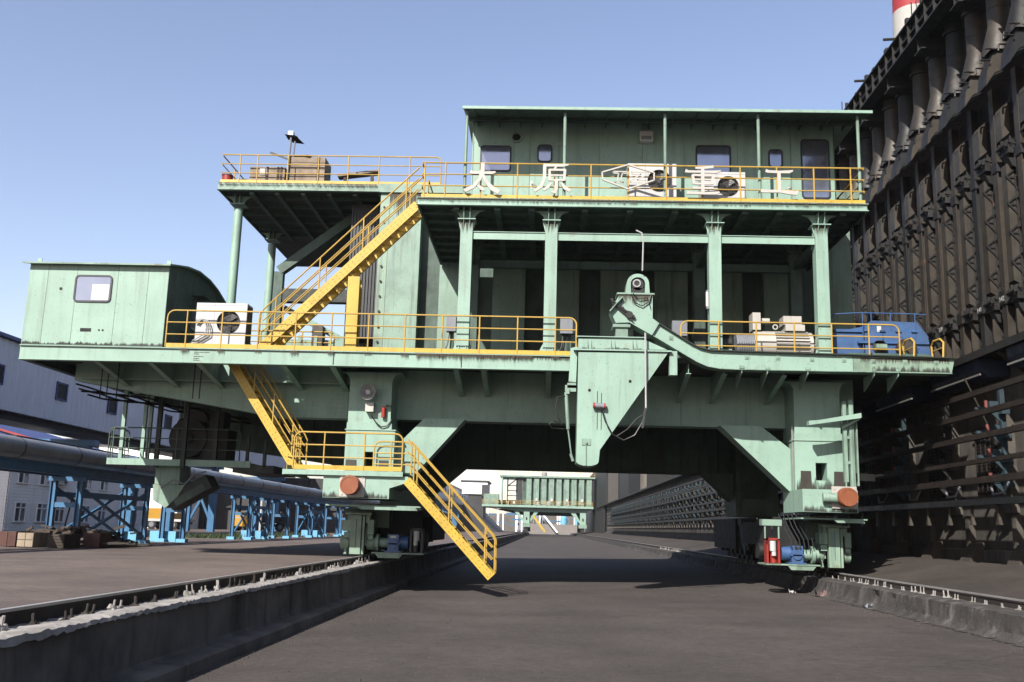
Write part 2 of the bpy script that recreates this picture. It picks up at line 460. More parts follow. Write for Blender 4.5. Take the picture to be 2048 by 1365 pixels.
# pale mortar bed with ragged lip
mo = MB(); n = 760; rg = random.Random(5); vs = []; fs = []
e = 0
for i in range(n+1):
    y = 3+i*.067
    e = .9*e+rg.uniform(-.006, .006)
    lip = .36+rg.uniform(-.012, .014)+e*1.4
    vs += [(-5.66, y, .505+rg.uniform(-.008, .008)), (-5.05, y, .525+rg.uniform(-.012, .012)), (-4.74+e*.4, y, .56+rg.uniform(-.012, .012)), (-4.635+e*.3, y, .545+rg.uniform(-.012, .012)), (-4.612+e*.2, y, lip+.13)]
for i in range(n):
    for j in range(4): fs.append((i*5+j, i*5+j+1, (i+1)*5+j+1, (i+1)*5+j))
mo.add(vs, fs); mo.part('mortar_bed', 'mortar', fw)

def crane_rail(x, z, label, y0, y1):
    t = thing('crane_rail', label, 'rail', (x, y0, z))
    MB().box(x-.035, x+.035, y0, y1, z-.03, z).part('rail_head', 'railst', t)
    MB().box(x-.03, x+.03, y0, y1, z-.06, z-.031).box(x-.015, x+.015, y0, y1, z-.2, z-.061).box(x-.075, x+.075, y0, y1, z-.225, z-.2).part('rail_web', 'railweb', t)
    return t
def clip_mesh():
    b = MB()
    for dy in (-.055, .055):
        b.cyl((0, dy, 0), (0, dy, .15), .013, 6)
        b.cyl((0, dy, .02), (0, dy, .05), .028, 6)
    b.hexa([(-.06, -.1, 0), (.05, -.1, 0), (.05, .1, 0), (-.06, .1, 0), (-.04, -.09, .025), (.04, -.09, .022), (.04, .09, .02), (-.04, .09, .025)])
    return b
def lump_mesh():
    b = clip_mesh(); rg = random.Random(9)
    for _ in range(6):
        c = Vector((rg.uniform(-.05, .06), rg.uniform(-.1, .1), rg.uniform(0, .04))); r = rg.uniform(.02, .045)
        b.cyl(c, c+Vector((0, 0, r*1.5)), r, 6, r*.4)
    return b
rl = crane_rail(-5.22, .695, 'long steel crane rail on the left concrete foundation wall', -4, 320)
M1 = shared('rail_clip', clip_mesh, 'railweb'); M2 = shared('rail_clip_mortared', lump_mesh, 'mortar')
rg = random.Random(4)
for i in range(110):
    y = 8.0+i*.62+rg.uniform(-.03, .03)
    q = inst(M2 if rg.random() < .4 else M1, 'rail_clip', rl, (-5.02+rg.uniform(-.03, .03), y, .52), (rg.uniform(-.16, .16), rg.uniform(-.14, .14), rg.uniform(-.5, .5)))
    q.scale = (rg.uniform(.8, 1.3), rg.uniform(.8, 1.25), rg.uniform(.6, 1.2))
# right kerb
fr = MB().box(7.95, 8.8, -5, 330, -.1, .40).struct('rail_kerb', 'wallconc2', label='cracked low concrete kerb carrying the right crane rail')
wf = MB(); rg = random.Random(13); vs = []; fs = []; n = 900; e = 0
for i in range(n+1):
    y = 3+i*.1
    e = .9*e+rg.uniform(-.016, .016)
    hole = .09*max(0, math.sin(y*.83+1.)+.4*math.sin(y*5.1)-.8)*1.6+rg.uniform(0, .02)
    vs += [(8.3, y, .445+rg.uniform(-.006, .006)), (7.86+e*.5, y, .44+rg.uniform(-.008, .008)), (7.75+e*.6, y, .415+rg.uniform(-.012, .012)), (7.72+e*.8+hole+rg.uniform(-.02, .02), y, .27+e), (7.69+hole*.6+rg.uniform(-.03, .03), y, .12+rg.uniform(-.02, .02)), (7.62+rg.uniform(-.05, .02), y, .03), (7.5+rg.uniform(-.14, .06), y, .004)]
for i in range(n):
    for j in range(6): fs.append((i*7+j, i*7+j+1, (i+1)*7+j+1, (i+1)*7+j))
wf.add(vs, fs); wf.part('kerb_face', 'wallconc2', fr)
rr = crane_rail(8.43, .60, 'long steel crane rail on the right cracked kerb beside the apron', -4, 320)
M3 = shared('rail_clip_pale', clip_mesh, 'mortar')
rg = random.Random(8)
for i in range(100):
    q = inst(M3, 'rail_clip', rr, (8.22+rg.uniform(-.03, .03), 9+i*.62+rg.uniform(-.06, .06), .425), (rg.uniform(-.15, .15), rg.uniform(-.15, .15), rg.uniform(-.4, .4)))
    q.scale = (rg.uniform(.7, 1.2), rg.uniform(.8, 1.2), rg.uniform(.5, 1.1))
# sloped apron up to the battery wall
ap = MB(); vs = []; fs = []; rg = random.Random(21); n = 160
for i in range(n+1):
    y = 0+i*2.06
    vs += [(8.62, y, .44), (9.3, y, .56+rg.uniform(-.01, .01)), (10.4, y, .78+rg.uniform(-.015, .015)), (11.6, y, 1.0+rg.uniform(-.02, .02)), (12.6, y, 1.06)]
for i in range(n):
    for j in range(4): fs.append((i*5+j, i*5+j+1, (i+1)*5+j+1, (i+1)*5+j))
ap.add(vs, fs).struct('apron', 'apron')

# crumbs of coke and grit on the alley and along the kerbs
cr = MB(); rg = random.Random(91)
for k in range(1500):
    u = rg.random()
    y = 9+26*rg.random()**1.3
    x = 7.62-abs(rg.gauss(0, .35)) if u < .4 else (-4.2+abs(rg.gauss(0, .25)) if u < .65 else rg.uniform(-4, 7.4))
    z = -.285+(x+4.5)*.0233; s_ = rg.uniform(.006, .022)*(1.6 if rg.random() < .06 else 1)
    a = rg.uniform(0, 3.14); c0, s0 = math.cos(a)*s_, math.sin(a)*s_
    cr.add([(x+c0, y+s0, z), (x-s0, y+c0, z), (x-c0, y-s0, z), (x+s0, y-c0, z), (x+rg.uniform(-.3, .3)*s_, y, z+s_*rg.uniform(.6, 1.3))], [(0, 1, 4), (1, 2, 4), (2, 3, 4), (3, 0, 4)])
cr.struct('coke_crumbs', 'apron', 'stuff', 'small crumbs of coke and grit scattered on the alley pavement')
# ================================================================== the pusher machine
PM = thing('pusher_machine', 'huge light green steel machine on four legs straddling the alley with yellow railings', 'industrial machine', (1.5, 28.5, .7))
W = 'green'
def P(mb, name, mt='green', parent=None, label=None): return mb.part(name, mt, parent or PM, label)

# ---- handrails
def railing(path, posts, h=1.1, toe=True, parent=PM, zs=(1.08, .73, .38), name='handrail', r=.024, ends=(True, True), mt='yellow_r'):
    """path: list of world points along the deck edge at deck level; posts: list of world points"""
    b = MB()
    for k, zz in enumerate(zs):
        pts = [Vector(p)+Vector((0, 0, zz)) for p in path]
        if k == 0:
            R = .2
            if ends[0]:
                d = (pts[1]-pts[0]).normalized(); c = pts[0]
                arc = [c+d*(R-R*math.cos(a))+Vector((0, 0, -R+R*math.sin(a))) for a in (0, .4, .8, 1.2)]
                pts = [c+Vector((0, 0, -zz+.02))]+arc+[c+d*R]+pts[1:]
            if ends[1]:
                d = (pts[-2]-pts[-1]).normalized(); c = pts[-1]
                arc = [c+d*(R-R*math.cos(a))+Vector((0, 0, -R+R*math.sin(a))) for a in (1.2, .8, .4, 0)]
                pts = pts[:-1]+[c+d*R]+arc+[c+Vector((0, 0, -zz+.02))]
        b.tube(pts, r if k == 0 else r*.8, 6)
    o = P(b, name, mt, parent)
    if toe:
        t = MB()
        for p, q in zip(path[:-1], path[1:]):
            t.bar(Vector(p)+Vector((0, 0, .06)), Vector(q)+Vector((0, 0, .06)), .012, .12)
        P(t, 'toe_board', 'yellow', o)
    me = shared('post%.2f%s' % (zs[0], mt), lambda: MB().tube([(0, 0, -.06), (0, 0, zs[0])], r*.95, 6), mt)
    for p in posts: inst(me, 'post', o, p)
    return o
ZD = 6.40
X1 = [-10.34, -9.32, -8.26, -7.19, -6.16, -5.10, -4.06, -3.0, -1.94, -.86, .21]
railing([(-10.91, 27.02, ZD), (.80, 27.02, ZD)], [(x, 27.02, ZD) for x in X1])
railing([(3.75, 27.12, ZD), (9.83, 27.12, ZD)], [(x, 27.12, ZD) for x in (4.81, 5.86, 6.92, 7.96, 8.99)], toe=False)
# hoop ladders' handles at the right end
for x in (10.15, 10.95):
    b = MB()
    pts = [(x, 27.05, 6.1), (x+.06, 27.05, 7.0), (x+.03, 27.2, 7.12), (x-.02, 27.55, 7.12), (x-.02, 27.7, 7.0), (x+.02, 27.7, 6.3)]
    b.tube(pts, .03, 6)
    for zz in (6.55, 6.85): b.tube([(x+.04, 27.05, zz), (x, 27.7, zz)], .016, 6)
    P(b, 'grab_hoop', 'yellow_r')

# ---- main deck plates, fascia and under-deck framing
d = MB()
d.box(-15.1, -9.95, 27.06, 49.8, 6.26, 6.40)
d.box(-9.95, -7.55, 27.06, 27.95, 6.26, 6.40).box(-9.95, -7.55, 28.95, 49.8, 6.26, 6.40)
d.box(-7.55, 11.2, 27.06, 49.8, 6.26, 6.40)
P(d, 'deck_plate', 'deckdirt')
f = MB().box(-15.1, .64, 27.0, 27.06, 5.98, 6.375).box(-15.1, .64, 26.94, 27.0, 6.355, 6.38).box(-15.1, .64, 26.96, 27.2, 5.955, 5.98)
fo = P(f, 'fascia', 'green')
for x in (-6.05, -2.42):
    P(MB().box(x-.012, x+.012, 26.985, 26.999, 5.99, 6.35), 'fascia_joint', 'brown', fo)
# faded stencil marks on the fascia
rg = random.Random(2)
st = MB()
for k, zz in enumerate((6.32, 6.25, 6.20, 6.13, 6.07, 6.02)):
    x = -10.05
    for j in range(rg.randint(4, 16)):
        w = rg.uniform(.012, .03)
        st.box(x, x+w, 26.996, 26.9985, zz, zz+rg.uniform(.02, .035)); x += w+.012
        if j > 3 and k in (2, 4, 5): break
P(st, 'stencil_marks', 'greyd', fo)
P(MB().box(-15.1, -15.04, 27.06, 49.8, 5.98, 6.36).box(-15.1, -14.9, 27.2, 49.8, 5.955, 5.98), 'side_fascia', 'green_s')
# transverse ribs: cantilever brackets from fascia to girder
def rib(x, y1, z1, w=.16):
    b = MB()
    b.prism([(27.08, 5.98), (y1, z1), (y1, 6.25), (27.08, 6.25)], 'x', x-.008, x+.008)
    b.bar((x, 27.08, 5.97), (x, y1, z1-.01), w, .02)
    P(b, 'cantilever_rib', 'green')
for x in (-12.9, -11.35, -9.95, -7.5, -6.1): rib(x, 30.1, 5.45)
for x in (-2.58, -1.8, .04): rib(x, 29.36, 5.5, .15)
for x in (3.95, 4.95, 6.6): rib(x, 29.36, 5.45, .14)
P(MB().box(-14.2, -5.75, 28.98, 29.0, 5.75, 6.25).box(-14.2, -5.75, 28.9, 29.1, 5.725, 5.75), 'cross_stringer', 'green')
# main girders
def girder(y, zb, zl, mt, name):
    b = MB()
    poly = [(-5.9, zb), (9.2, zb), (9.2, 6.25), (-14.6, 6.25), (-14.6, zl), (-8.4, zb)]
    b.prism(poly, 'y', y, y+.5)
    b.box(-8.4, 9.2, y-.08, y+.58, zb-.03, zb-.002)
    o = P(b, name, mt)
    return o
g1 = girder(29.4, 4.76, 5.72, 'green', 'front_girder')
for x in (1.5, 4.05):
    P(MB().box(x-.006, x+.006, 29.39, 29.399, 4.8, 6.2), 'girder_joint', 'greyd', g1)
sp = MB()
for i in range(3):
    for j in range(9):
        sp.cyl((-6.55+.16*i, 29.39, 4.9+j*.14), (-6.55+.16*i, 29.37, 4.9+j*.14), .022, 6)
P(sp, 'splice_bolts', 'green_d', g1)
P(MB().box(-6.7, -6.05, 29.385, 29.399, 4.82, 6.1), 'splice_plate', 'green', g1)
g2 = girder(38.4, 3.86, 4.66, 'green_s', 'rear_girder')
P(MB().box(-14.5, 9.2, 49.3, 49.8, 5.4, 6.25), 'end_girder', 'green_s')
st = MB()
for i in range(16): st.box(-13.6+1.45*i, -13.58+1.45*i, 38.3, 38.398, 4.75 if i < 4 else 3.9, 6.2)
P(st, 'web_stiffener', 'green_s', g2)
for x in (-5.1, 7.65):
    P(MB().box(x-.3, x+.3, 29.92, 38.38, 4.55, 6.22), 'side_girder', 'green_s')
for y in (32.0, 34.5, 37, 40.5, 43, 45.5, 48):
    P(MB().ibeam((-14.9, y, 6.08), (-5.45, y, 6.08), .16, .34), 'floor_beam', 'green_s')
    P(MB().ibeam((-4.75, y, 5.95), (7.3, y, 5.95), .18, .58), 'floor_beam', 'green_s')
for x in (-14.2, -12.6, -11, -9.2, -7.4):
    P(MB().ibeam((x, 30.0, 6.17), (x, 48.9, 6.17), .12, .16), 'floor_joist', 'green_s')
for x in (-3.2, -1.4, .4, 2.2, 4, 5.8):
    P(MB().ibeam((x, 30.0, 5.5), (x, 48.9, 5.5), .12, .26), 'floor_joist', 'green_s')
# cable bundle hung below the left edge
cb = MB()
for k in range(5):
    pts = [(-14.6+.35*t*8+rg.uniform(-.02, .02)+.05*k, 29.5+2.2*t*4+k*.12, 5.62-.05*k-.12*math.sin(t*9+k)**2) for t in [i/14 for i in range(15)]]
    cb.tube(pts, .03, 5)
P(cb, 'cable_bundle', 'blackm')
for (x, y, z0) in ((-13.2, 28.2, 5.0), (-13.0, 28.2, 5.02), (-12.75, 28.3, 5.05), (-10.5, 28.4, 5.1), (-10.3, 28.4, 5.1)):
    P(MB().tube([(x, y, 6.26), (x, y, z0)], .018, 5), 'drop_cable', 'blackm')

# ---- legs
def leg(x0, x1, y0, front, hole=True):
    cx = (x0+x1)/2
    b = MB()
    # flared upper column
    poly = [(x0, 4.5), (x1, 4.5), (x1, 5.75), (x1+.05, 5.88), (x1+.14, 5.97), (x1+.26, 6.0), (x0-.26, 6.0), (x0-.14, 5.97), (x0-.05, 5.88), (x0, 5.75)]
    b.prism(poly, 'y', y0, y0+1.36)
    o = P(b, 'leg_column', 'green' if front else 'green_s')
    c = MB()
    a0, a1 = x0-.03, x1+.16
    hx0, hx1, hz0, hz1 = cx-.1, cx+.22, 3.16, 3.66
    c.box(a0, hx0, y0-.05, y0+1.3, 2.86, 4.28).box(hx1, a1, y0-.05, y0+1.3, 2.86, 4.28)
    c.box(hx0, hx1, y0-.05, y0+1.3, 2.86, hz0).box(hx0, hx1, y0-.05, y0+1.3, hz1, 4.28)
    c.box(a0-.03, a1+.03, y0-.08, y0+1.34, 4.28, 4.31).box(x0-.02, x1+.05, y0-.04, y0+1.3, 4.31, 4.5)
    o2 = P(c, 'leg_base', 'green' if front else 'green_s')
    if hole:
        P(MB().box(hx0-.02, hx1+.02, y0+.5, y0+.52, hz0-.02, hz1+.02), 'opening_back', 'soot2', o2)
    return o
leg(-5.80, -4.55, 28.3, True); leg(7.15, 8.46, 28.3, True)
leg(-5.84, -4.58, 37.0, False, False); leg(7.15, 8.5, 37.0, False, False)
# worn pads beside the openings
for x0, x1 in ((-5.8, -5.46), (-4.84, -4.54), (7.26, 7.58), (8.2, 8.52)):
    P(MB().prism([(x0, 2.9), (x1, 2.9), (x1-.02 if x0 < -5 or 7 < x0 < 7.5 else x1, 3.42), (x0+.02, 3.42)], 'y', 28.225, 28.248), 'wear_pad', 'brown2')
# knee braces
for nm, poly, yy, mt in (('l', [(-4.42, 3.88), (-3.62, 4.72), (-2.4, 4.72), (-4.42, 2.38)], 28.75, 'green'),
                 ('r', [(5.1, 4.72), (6.3, 4.72), (7.15, 4.05), (7.15, 2.78)], 28.75, 'green'),
                 ('l', [(-4.4, 3.83), (-3.0, 3.83), (-4.4, 2.6)], 37.4, 'green_s'),
                 ('r', [(5.9, 3.83), (7.1, 3.83), (7.1, 2.7)], 37.4, 'green_s')):
    P(MB().prism(poly, 'y', yy, yy+.7), 'knee_brace', mt)
for sx in (-5.1, 7.65):
    P(MB().prism([(29.9, 4.5), (32.2, 4.5), (29.9, 2.6)], 'x', sx-.35, sx+.35), 'side_brace', 'green_s')
    P(MB().prism([(36.98, 4.5), (34.6, 4.5), (36.98, 2.6)], 'x', sx-.35, sx+.35), 'side_brace', 'green_s')
# ---- bogie heads and bogies
def head(x0, x1, y0, front, tail):
    b = MB()
    b.prism([(x0, 2.27), (x1-.5, 2.27), (x1-.5, 2.55), (x1, 2.72), (x1, 2.87), (x0, 2.87)] if tail > 0 else [(x0, 2.25), (x1, 2.25), (x1, 2.87), (x0, 2.87)], 'y', y0, y0+2.2)
    o = P(b, 'bogie_head', 'green' if front else 'green_s')
    if front:
        q = MB().box(x0+.02, x1+.35, y0+.35, y0+2.4, 2.06, 2.10).prism([(x0+1., 1.98), (x1+.25, 1.98), (x1+.2, 2.06), (x0+.9, 2.06)], 'y', y0+.25, y0+.34)
        P(q, 'lower_flange', 'green_d')
    return o
head(-5.95, -3.66, 26.25, True, 1); head(7.08, 8.58, 27.35, True, 0)
head(-6.1, -4.3, 36.4, False, 0); head(7.0, 8.6, 36.4, False, 0)
def wheel(cx, y, zr):
    b = MB().cyl((cx-.07, y, zr+.4), (cx+.07, y, zr+.4), .40, 20).cyl((cx+.07, y, zr+.4), (cx+.11, y, zr+.4), .45, 20)
    b.cyl((cx-.34, y, zr+.4), (cx+.34, y, zr+.4), .2, 14)
    return b
def bogie(cx, y0, zr, s, front):
    """cx rail line, s = side (+1: alley lies to +X)"""
    m1 = 'green' if front else 'green_s'
    b = MB().box(cx-.33, cx+.33, y0+.2, y0+3.6, 1.5, 1.95).box(cx-.38, cx+.38, y0+.9, y0+2.6, 1.95, 2.2)
    b.box(cx-.3, cx-.2, y0+.05, y0+3.7, .98, 1.5).box(cx+.2, cx+.3, y0+.05, y0+3.7, .98, 1.5)
    P(b, 'bogie_frame', 'green_d' if front else 'green_s')
    for k in range(4):
        P(wheel(cx, y0+.5+k*.95, zr), 'wheel', 'soot')
    if front:
        # tall guard post with side brackets in front of the wheel
        g = MB().box(cx-.18, cx+.13, y0-.22, y0-.05, .74, 1.84).box(cx+.16, cx+.22, y0-.2, y0-.02, .74, 1.82)
        g.box(cx-.35, cx+.42, y0-.25, y0+.1, 1.86, 1.90)
        go = P(g, 'wheel_guard', 'green_bot')
        P(MB().box(cx-.02, cx+.0, y0-.226, y0-.221, .95, 1.75), 'guard_slot', 'bluest' if s < 0 else 'greyd', go)
        br = MB().box(cx-.42, cx-.19, y0-.15, y0+.3, 1.38, 1.70).box(cx-.38, cx-.2, y0-.12, y0+.2, 1.2, 1.36).box(cx+.3, cx+.48, y0-.12, y0+.3, 1.30, 1.72).box(cx+.32, cx+.46, y0-.1, y0+.2, 1.16, 1.28)
        br.box(cx-.3, cx-.19, y0-.1, y0, 1.7, 1.84).box(cx+.24, cx+.36, y0-.14, y0, 1.62, 1.84)
        br.parts('guard_bracket', 'green_d', PM)
        hb = MB()
        for q in (-1, 1):
            hb.cyl((cx+q*.26, y0+.2, 1.06), (cx+q*.5, y0+.2, 1.06), .2, 16)
            hb.cyl((cx+q*.5, y0+.2, 1.06), (cx+q*.53, y0+.2, 1.06), .12, 16)
        hb.cyl((cx-.33, y0-.05, .72), (cx-.33, y0+.1, .95), .05, 6)
        hb.parts('axle_hub', 'green_bot', PM)
    return
bogie(-5.4, 28.7, .70, 1, True); bogie(8.25, 28.7, .60, -1, True)
bogie(-5.3, 38.8, .70, 1, False); bogie(8.2, 38.8, .60, -1, False)
for cx in (-5.3, 8.2):
    P(MB().box(cx-.55, cx+.55, 33.2, 38.6, 1.25, 2.05).box(cx-.45, cx+.75, 40.5, 45.5, 1.0, 2.2), 'equalizer_beam', 'soot2')
    for y in (33.8, 34.9, 43.4, 44.4): P(wheel(cx, y, .68), 'wheel', 'soot')
# drive sets on side trays
def drive(cx, y, s, redbrake):
    def X(a): return cx+s*a
    def bx(mb, a, b_, y0, y1, z0, z1):
        x0, x1 = sorted((X(a), X(b_))); return mb.box(x0, x1, y0, y1, z0, z1)
    t = MB(); bx(t, .55, 2.05, y-.35, y+.75, .78, .815)
    t.prism([(X(.75), .66), (X(1.35), .66), (X(1.45), .78), (X(.65), .78)], 'y', y-.33, y-.31)
    P(t, 'drive_tray', 'green_bot')
    gb = MB(); bx(gb, .98, 1.3, y-.2, y+.3, .82, 1.32); bx(gb, .94, 1.34, y-.24, y+.34, 1.04, 1.08); bx(gb, .9, 1.38, y-.22, y+.32, .82, .86)
    gb.cyl((X(1.14), y+.05, 1.06), (X(1.14), y-.24, 1.06), .13, 14)
    gb.cyl((X(1.3), y+.05, 1.1), (X(1.55), y+.05, 1.1), .19, 16)
    go = P(gb, 'drive_gearbox', 'blue')
    P(MB().add([(X(1.05), y-.205, 1.22), (X(1.22), y-.205, 1.22), (X(1.22), y-.205, 1.29), (X(1.05), y-.205, 1.29)], [(0, 1, 2, 3)]), 'rating_plate', 'white' if not redbrake else 'greyd', go)
    cp = MB().cyl((X(.5), y+.05, 1.08), (X(.98), y+.05, 1.08), .14, 14).cyl((X(.62), y+.05, 1.08), (X(.70), y+.05, 1.08), .24, 18)
    P(cp, 'drive_coupling', 'green_d')
    br = MB(); bx(br, 1.6, 1.66, y-.12, y+.2, .82, 1.52); bx(br, 1.92, 1.98, y-.12, y+.2, .82, 1.52); bx(br, 1.6, 1.98, y-.12, y+.2, 1.46, 1.52)
    br.cyl((X(1.75), y+.05, .83), (X(1.75), y+.05, 1.2), .1, 12)
    bo = P(br, 'brake_frame', 'red' if redbrake else 'greyd')
    th = MB().cyl((X(1.79), y-.08, 1.16), (X(1.79), y-.08, 1.44), .09, 12).cyl((X(1.77), y-.1, 1.03), (X(1.77), y-.1, 1.15), .065, 12)
    P(th, 'brake_thruster', 'white', bo)
    mo = MB().cyl((X(1.55), y+.9, 1.15), (X(2.0), y+.9, 1.15), .22, 14)
    P(mo, 'drive_motor', 'soot')
drive(-5.45, 28.6, 1, False); drive(8.25, 28.4, -1, True)
P(MB().box(6.1, 6.66, 28.05, 28.35, 1.86, 2.03).tube([(6.2, 28.1, 1.86), (6.2, 28.1, 1.5)], .025, 6).tube([(6.58, 28.1, 1.86), (6.58, 28.1, 1.5)], .025, 6), 'small_bracket', 'green_d')
hs = MB()
for k in range(6):
    x = 6.75+.12*k
    hs.tube([(x-.12, 28.3, 2.2), (x, 28.25, 1.85), (x+.18, 28.2, 1.5), (x+.2, 28.15, 1.25)], .016, 5)
P(hs, 'hose_bundle', 'greyd')
# dark clutter around the bogies
cl = MB(); rg = random.Random(31)
for sx in (-4.6, 7.3):
    for k in range(16):
        x = sx+rg.uniform(-.45, .5); y = 30+rg.uniform(0, 3.2); z = rg.uniform(.9, 1.9); s_ = rg.uniform(.08, .3)
        cl.box(x, x+s_, y, y+s_, z, z+s_*rg.uniform(.5, 2))
P(cl, 'hydraulic_clutter', 'soot')
for x0, x1 in ((-4.95, -4.05), (6.95, 7.75)):
    P(MB().box(x0, x1, 29.6, 33.0, .86, 2.05), 'drive_enclosure', 'soot2')
    P(MB().box(x0-.9 if x0 < 0 else x0+.6, x1-.5 if x0 < 0 else x1+.9, 29.0, 33.1, 1.5, 2.04), 'bogie_beam', 'green_s')
# ---- buffers
def buffer(x, z, y):
    b = MB().cyl((x, y, z), (x, y+.42, z), .235, 28)
    for k in range(3): b.ring((x, y+.06+.1*k, z), (0, 1, 0), .26, .2, .05, 28)
    b.ring((x, y-.012, z), (0, 1, 0), .245, .2, .03, 28)
    o = P(b, 'buffer', 'buffer')
    q = MB().box(x-.34, x+.34, y+.42, y+.45, z-.3, z+.3)
    for a in (-.27, .27):
        for c in (-.23, .23): q.cyl((x+a, y+.4, z+c), (x+a, y+.42, z+c), .03, 6)
    P(q, 'buffer_plate', 'alu', o)
    return o
buffer(-5.16, 2.60, 25.8); buffer(8.2, 2.66, 26.88)
P(MB().cyl((7.6, 27.25, 2.64), (8.05, 27.2, 2.64), .14, 14), 'buffer_neck', 'green_d')
# right-hand guide channel and arm
g = MB().box(8.33, 8.43, 27.6, 27.75, 3.1, 5.35).box(8.5, 8.62, 27.6, 27.75, 2.95, 5.4).box(8.68, 8.72, 27.6, 27.8, 3.0, 5.0)
for z in (3.6, 4.3): g.box(8.43, 8.5, 27.62, 27.72, z, z+.08)
P(g, 'guide_channel', 'green_d')
P(MB().prism([(7.3, 4.63), (8.75, 4.86), (8.75, 5.0), (7.6, 4.78), (7.3, 4.75)], 'y', 27.3, 27.55).bar((8.3, 27.6, 4.6), (8.74, 27.45, 4.85), .06, .06), 'guide_arm', 'green')
P(MB().bar((8.62, 27.7, 3.25), (9.2, 27.9, 3.25), .16, .2).bar((9.0, 27.8, 3.25), (9.5, 28, 3.35), .05, .05), 'current_collector', 'soot')
P(MB().tube([(7.1, 28.4, 2.2), (7.1, 28.4, 4.7)], .022, 6), 'conduit_pipe', 'steel')

# ---- low platform and ground stair (left)
P(MB().box(-7.0, -3.8, 26.19, 28.22, 2.94, 2.99).box(-7.0, -3.8, 26.15, 26.19, 2.86, 2.99).box(-7.05, -7.0, 26.15, 28.8, 2.85, 2.995).box(-7.0, -5.9, 28.22, 28.9, 2.94, 2.99), 'low_platform', 'green')
railing([(-6.78, 26.17, 3.0), (-3.84, 26.17, 3.0)], [(-5.96, 26.17, 3.0), (-4.87, 26.17, 3.0)], zs=(1.0, .66, .33), ends=(True, True))
railing([(-4.95, 28.1, 3.0), (-3.85, 28.1, 3.0)], [(-4.45, 28.1, 3.0)], zs=(.95, .62, .30), toe=False)
railing([(-6.98, 26.3, 3.0), (-6.98, 27.8, 3.0)], [(-6.98, 27.2, 3.0)], zs=(1.0, .66, .33), ends=(False, False))
def stair(p, q, y0, y1, n, name, sh=.24, rails=(1,), open_=True, rh=1.0, nposts=3, offs=(.08, .08)):
    """p top (x,z), q foot (x,z): flight along X between planes y0..y1"""
    (xa, za), (xb, zb) = p, q
    o = None
    dx, dz = xb-xa, zb-za; L = math.hypot(dx, dz)
    st = MB()
    st.bar((xa, y0, za), (xb, y0, zb), .012, sh)
    u = Vector((dx, 0, dz)).normalized(); nrm = Vector((-u.z, 0, u.x)); nrm = nrm if nrm.z > 0 else -nrm
    for sgn in (-1, 1):
        c = nrm*(sh/2*sgn)
        st.bar(Vector((xa, y0+.03, za))+c, Vector((xb, y0+.03, zb))+c, .07, .01, nrm)
    o = P(st, name, 'yellow')
    s2 = MB().bar((xa, y1, za), (xb, y1, zb), .012, sh)
    for sgn in (-1, 1):
        c = nrm*(sh/2*sgn)
        s2.bar(Vector((xa, y1-.03, za))+c, Vector((xb, y1-.03, zb))+c, .07, .01, nrm)
    P(s2, 'stringer', 'yellow', o)
    def tread():
        b = MB(); w = y1-y0-.04; run = .26
        for k in range(9): b.box(-run/2+run*k/8-.006, -run/2+run*k/8+.006, -w/2, w/2, -.03, 0)
        for k in range(6): b.box(-run/2, run/2, -w/2+w*k/5-.006, -w/2+w*k/5+.006, -.022, -.004)
        b.box(-run/2, run/2, -w/2-.01, -w/2, -.05, .0).box(-run/2, run/2, w/2, w/2+.01, -.05, 0)
        return b
    me = shared('tread_'+name+'%.1f' % xa, tread, 'yellow')
    for k in range(n):
        t = (k+.6)/n
        inst(me, 'tread', o, (xa+dx*t, (y0+y1)/2, za+dz*t+.03))
    bl = MB()
    for k in range(n*2):
        t = (k+.5)/(2*n)
        for e in (-.05, .05):
            c = Vector((xa+dx*t, y0-.006, za+dz*t))+nrm*e
            bl.cyl(c, c-Vector((0, .008, 0)), .012, 6)
    P(bl, 'stringer_bolts', 'railweb', o)
    for y in rails:
        r = MB()
        off = nrm*(sh/2)
        for k, hh in enumerate((rh, rh*.66, rh*.33)):
            A = Vector((xa, y, za+hh+sh*.6)); B = Vector((xb, y, zb+hh+sh*.6))
            pts = [A, B]
            if k == 0:
                sx = 1 if xb > xa else -1
                pts = [A, B, B+Vector((.07*sx, 0, -.14)), Vector((xb+.08*sx, y, zb+sh*.4))]
            r.tube(pts, .023 if k == 0 else .018, 6)
        ro = P(r, 'stair_rail', 'yellow_r', o)
        pm = shared('stairpost%.2f' % rh, lambda: MB().tube([(0, 0, 0), (0, 0, rh+.12)], .022, 6), 'yellow_r')
        for k in range(nposts):
            t = offs[0]+(1-offs[0]-offs[1])*k/max(1, nposts-1)
            po = bpy.data.objects.new('post', pm); ORG[po] = ORG[PM]; po.location = Vector((xa+dx*t, y, za+dz*t+.05))-ORG[PM]; link(po, o)
    return o
stair((-3.68, 2.77), (-1.35, .32), 26.05, 26.8, 11, 'ground_stair', .22, rails=(26.07, 26.78), rh=.95)
stair((-9.35, 6.25), (-7.15, 3.05), 28.0, 28.8, 13, 'lower_stair', .24, rails=(28.02, 28.78), rh=.95, nposts=4)
stair((-3.95, 10.95), (-8.32, 6.52), 27.55, 28.4, 20, 'upper_stair', .26, rails=(27.57, 28.38), rh=1.0, nposts=4)
y = MB().ibeam((-5.72, 27.78, 6.40), (-5.72, 27.78, 8.72), .34, .42, .03, (0, 1, 0))
P(y, 'stair_support', 'yellow')

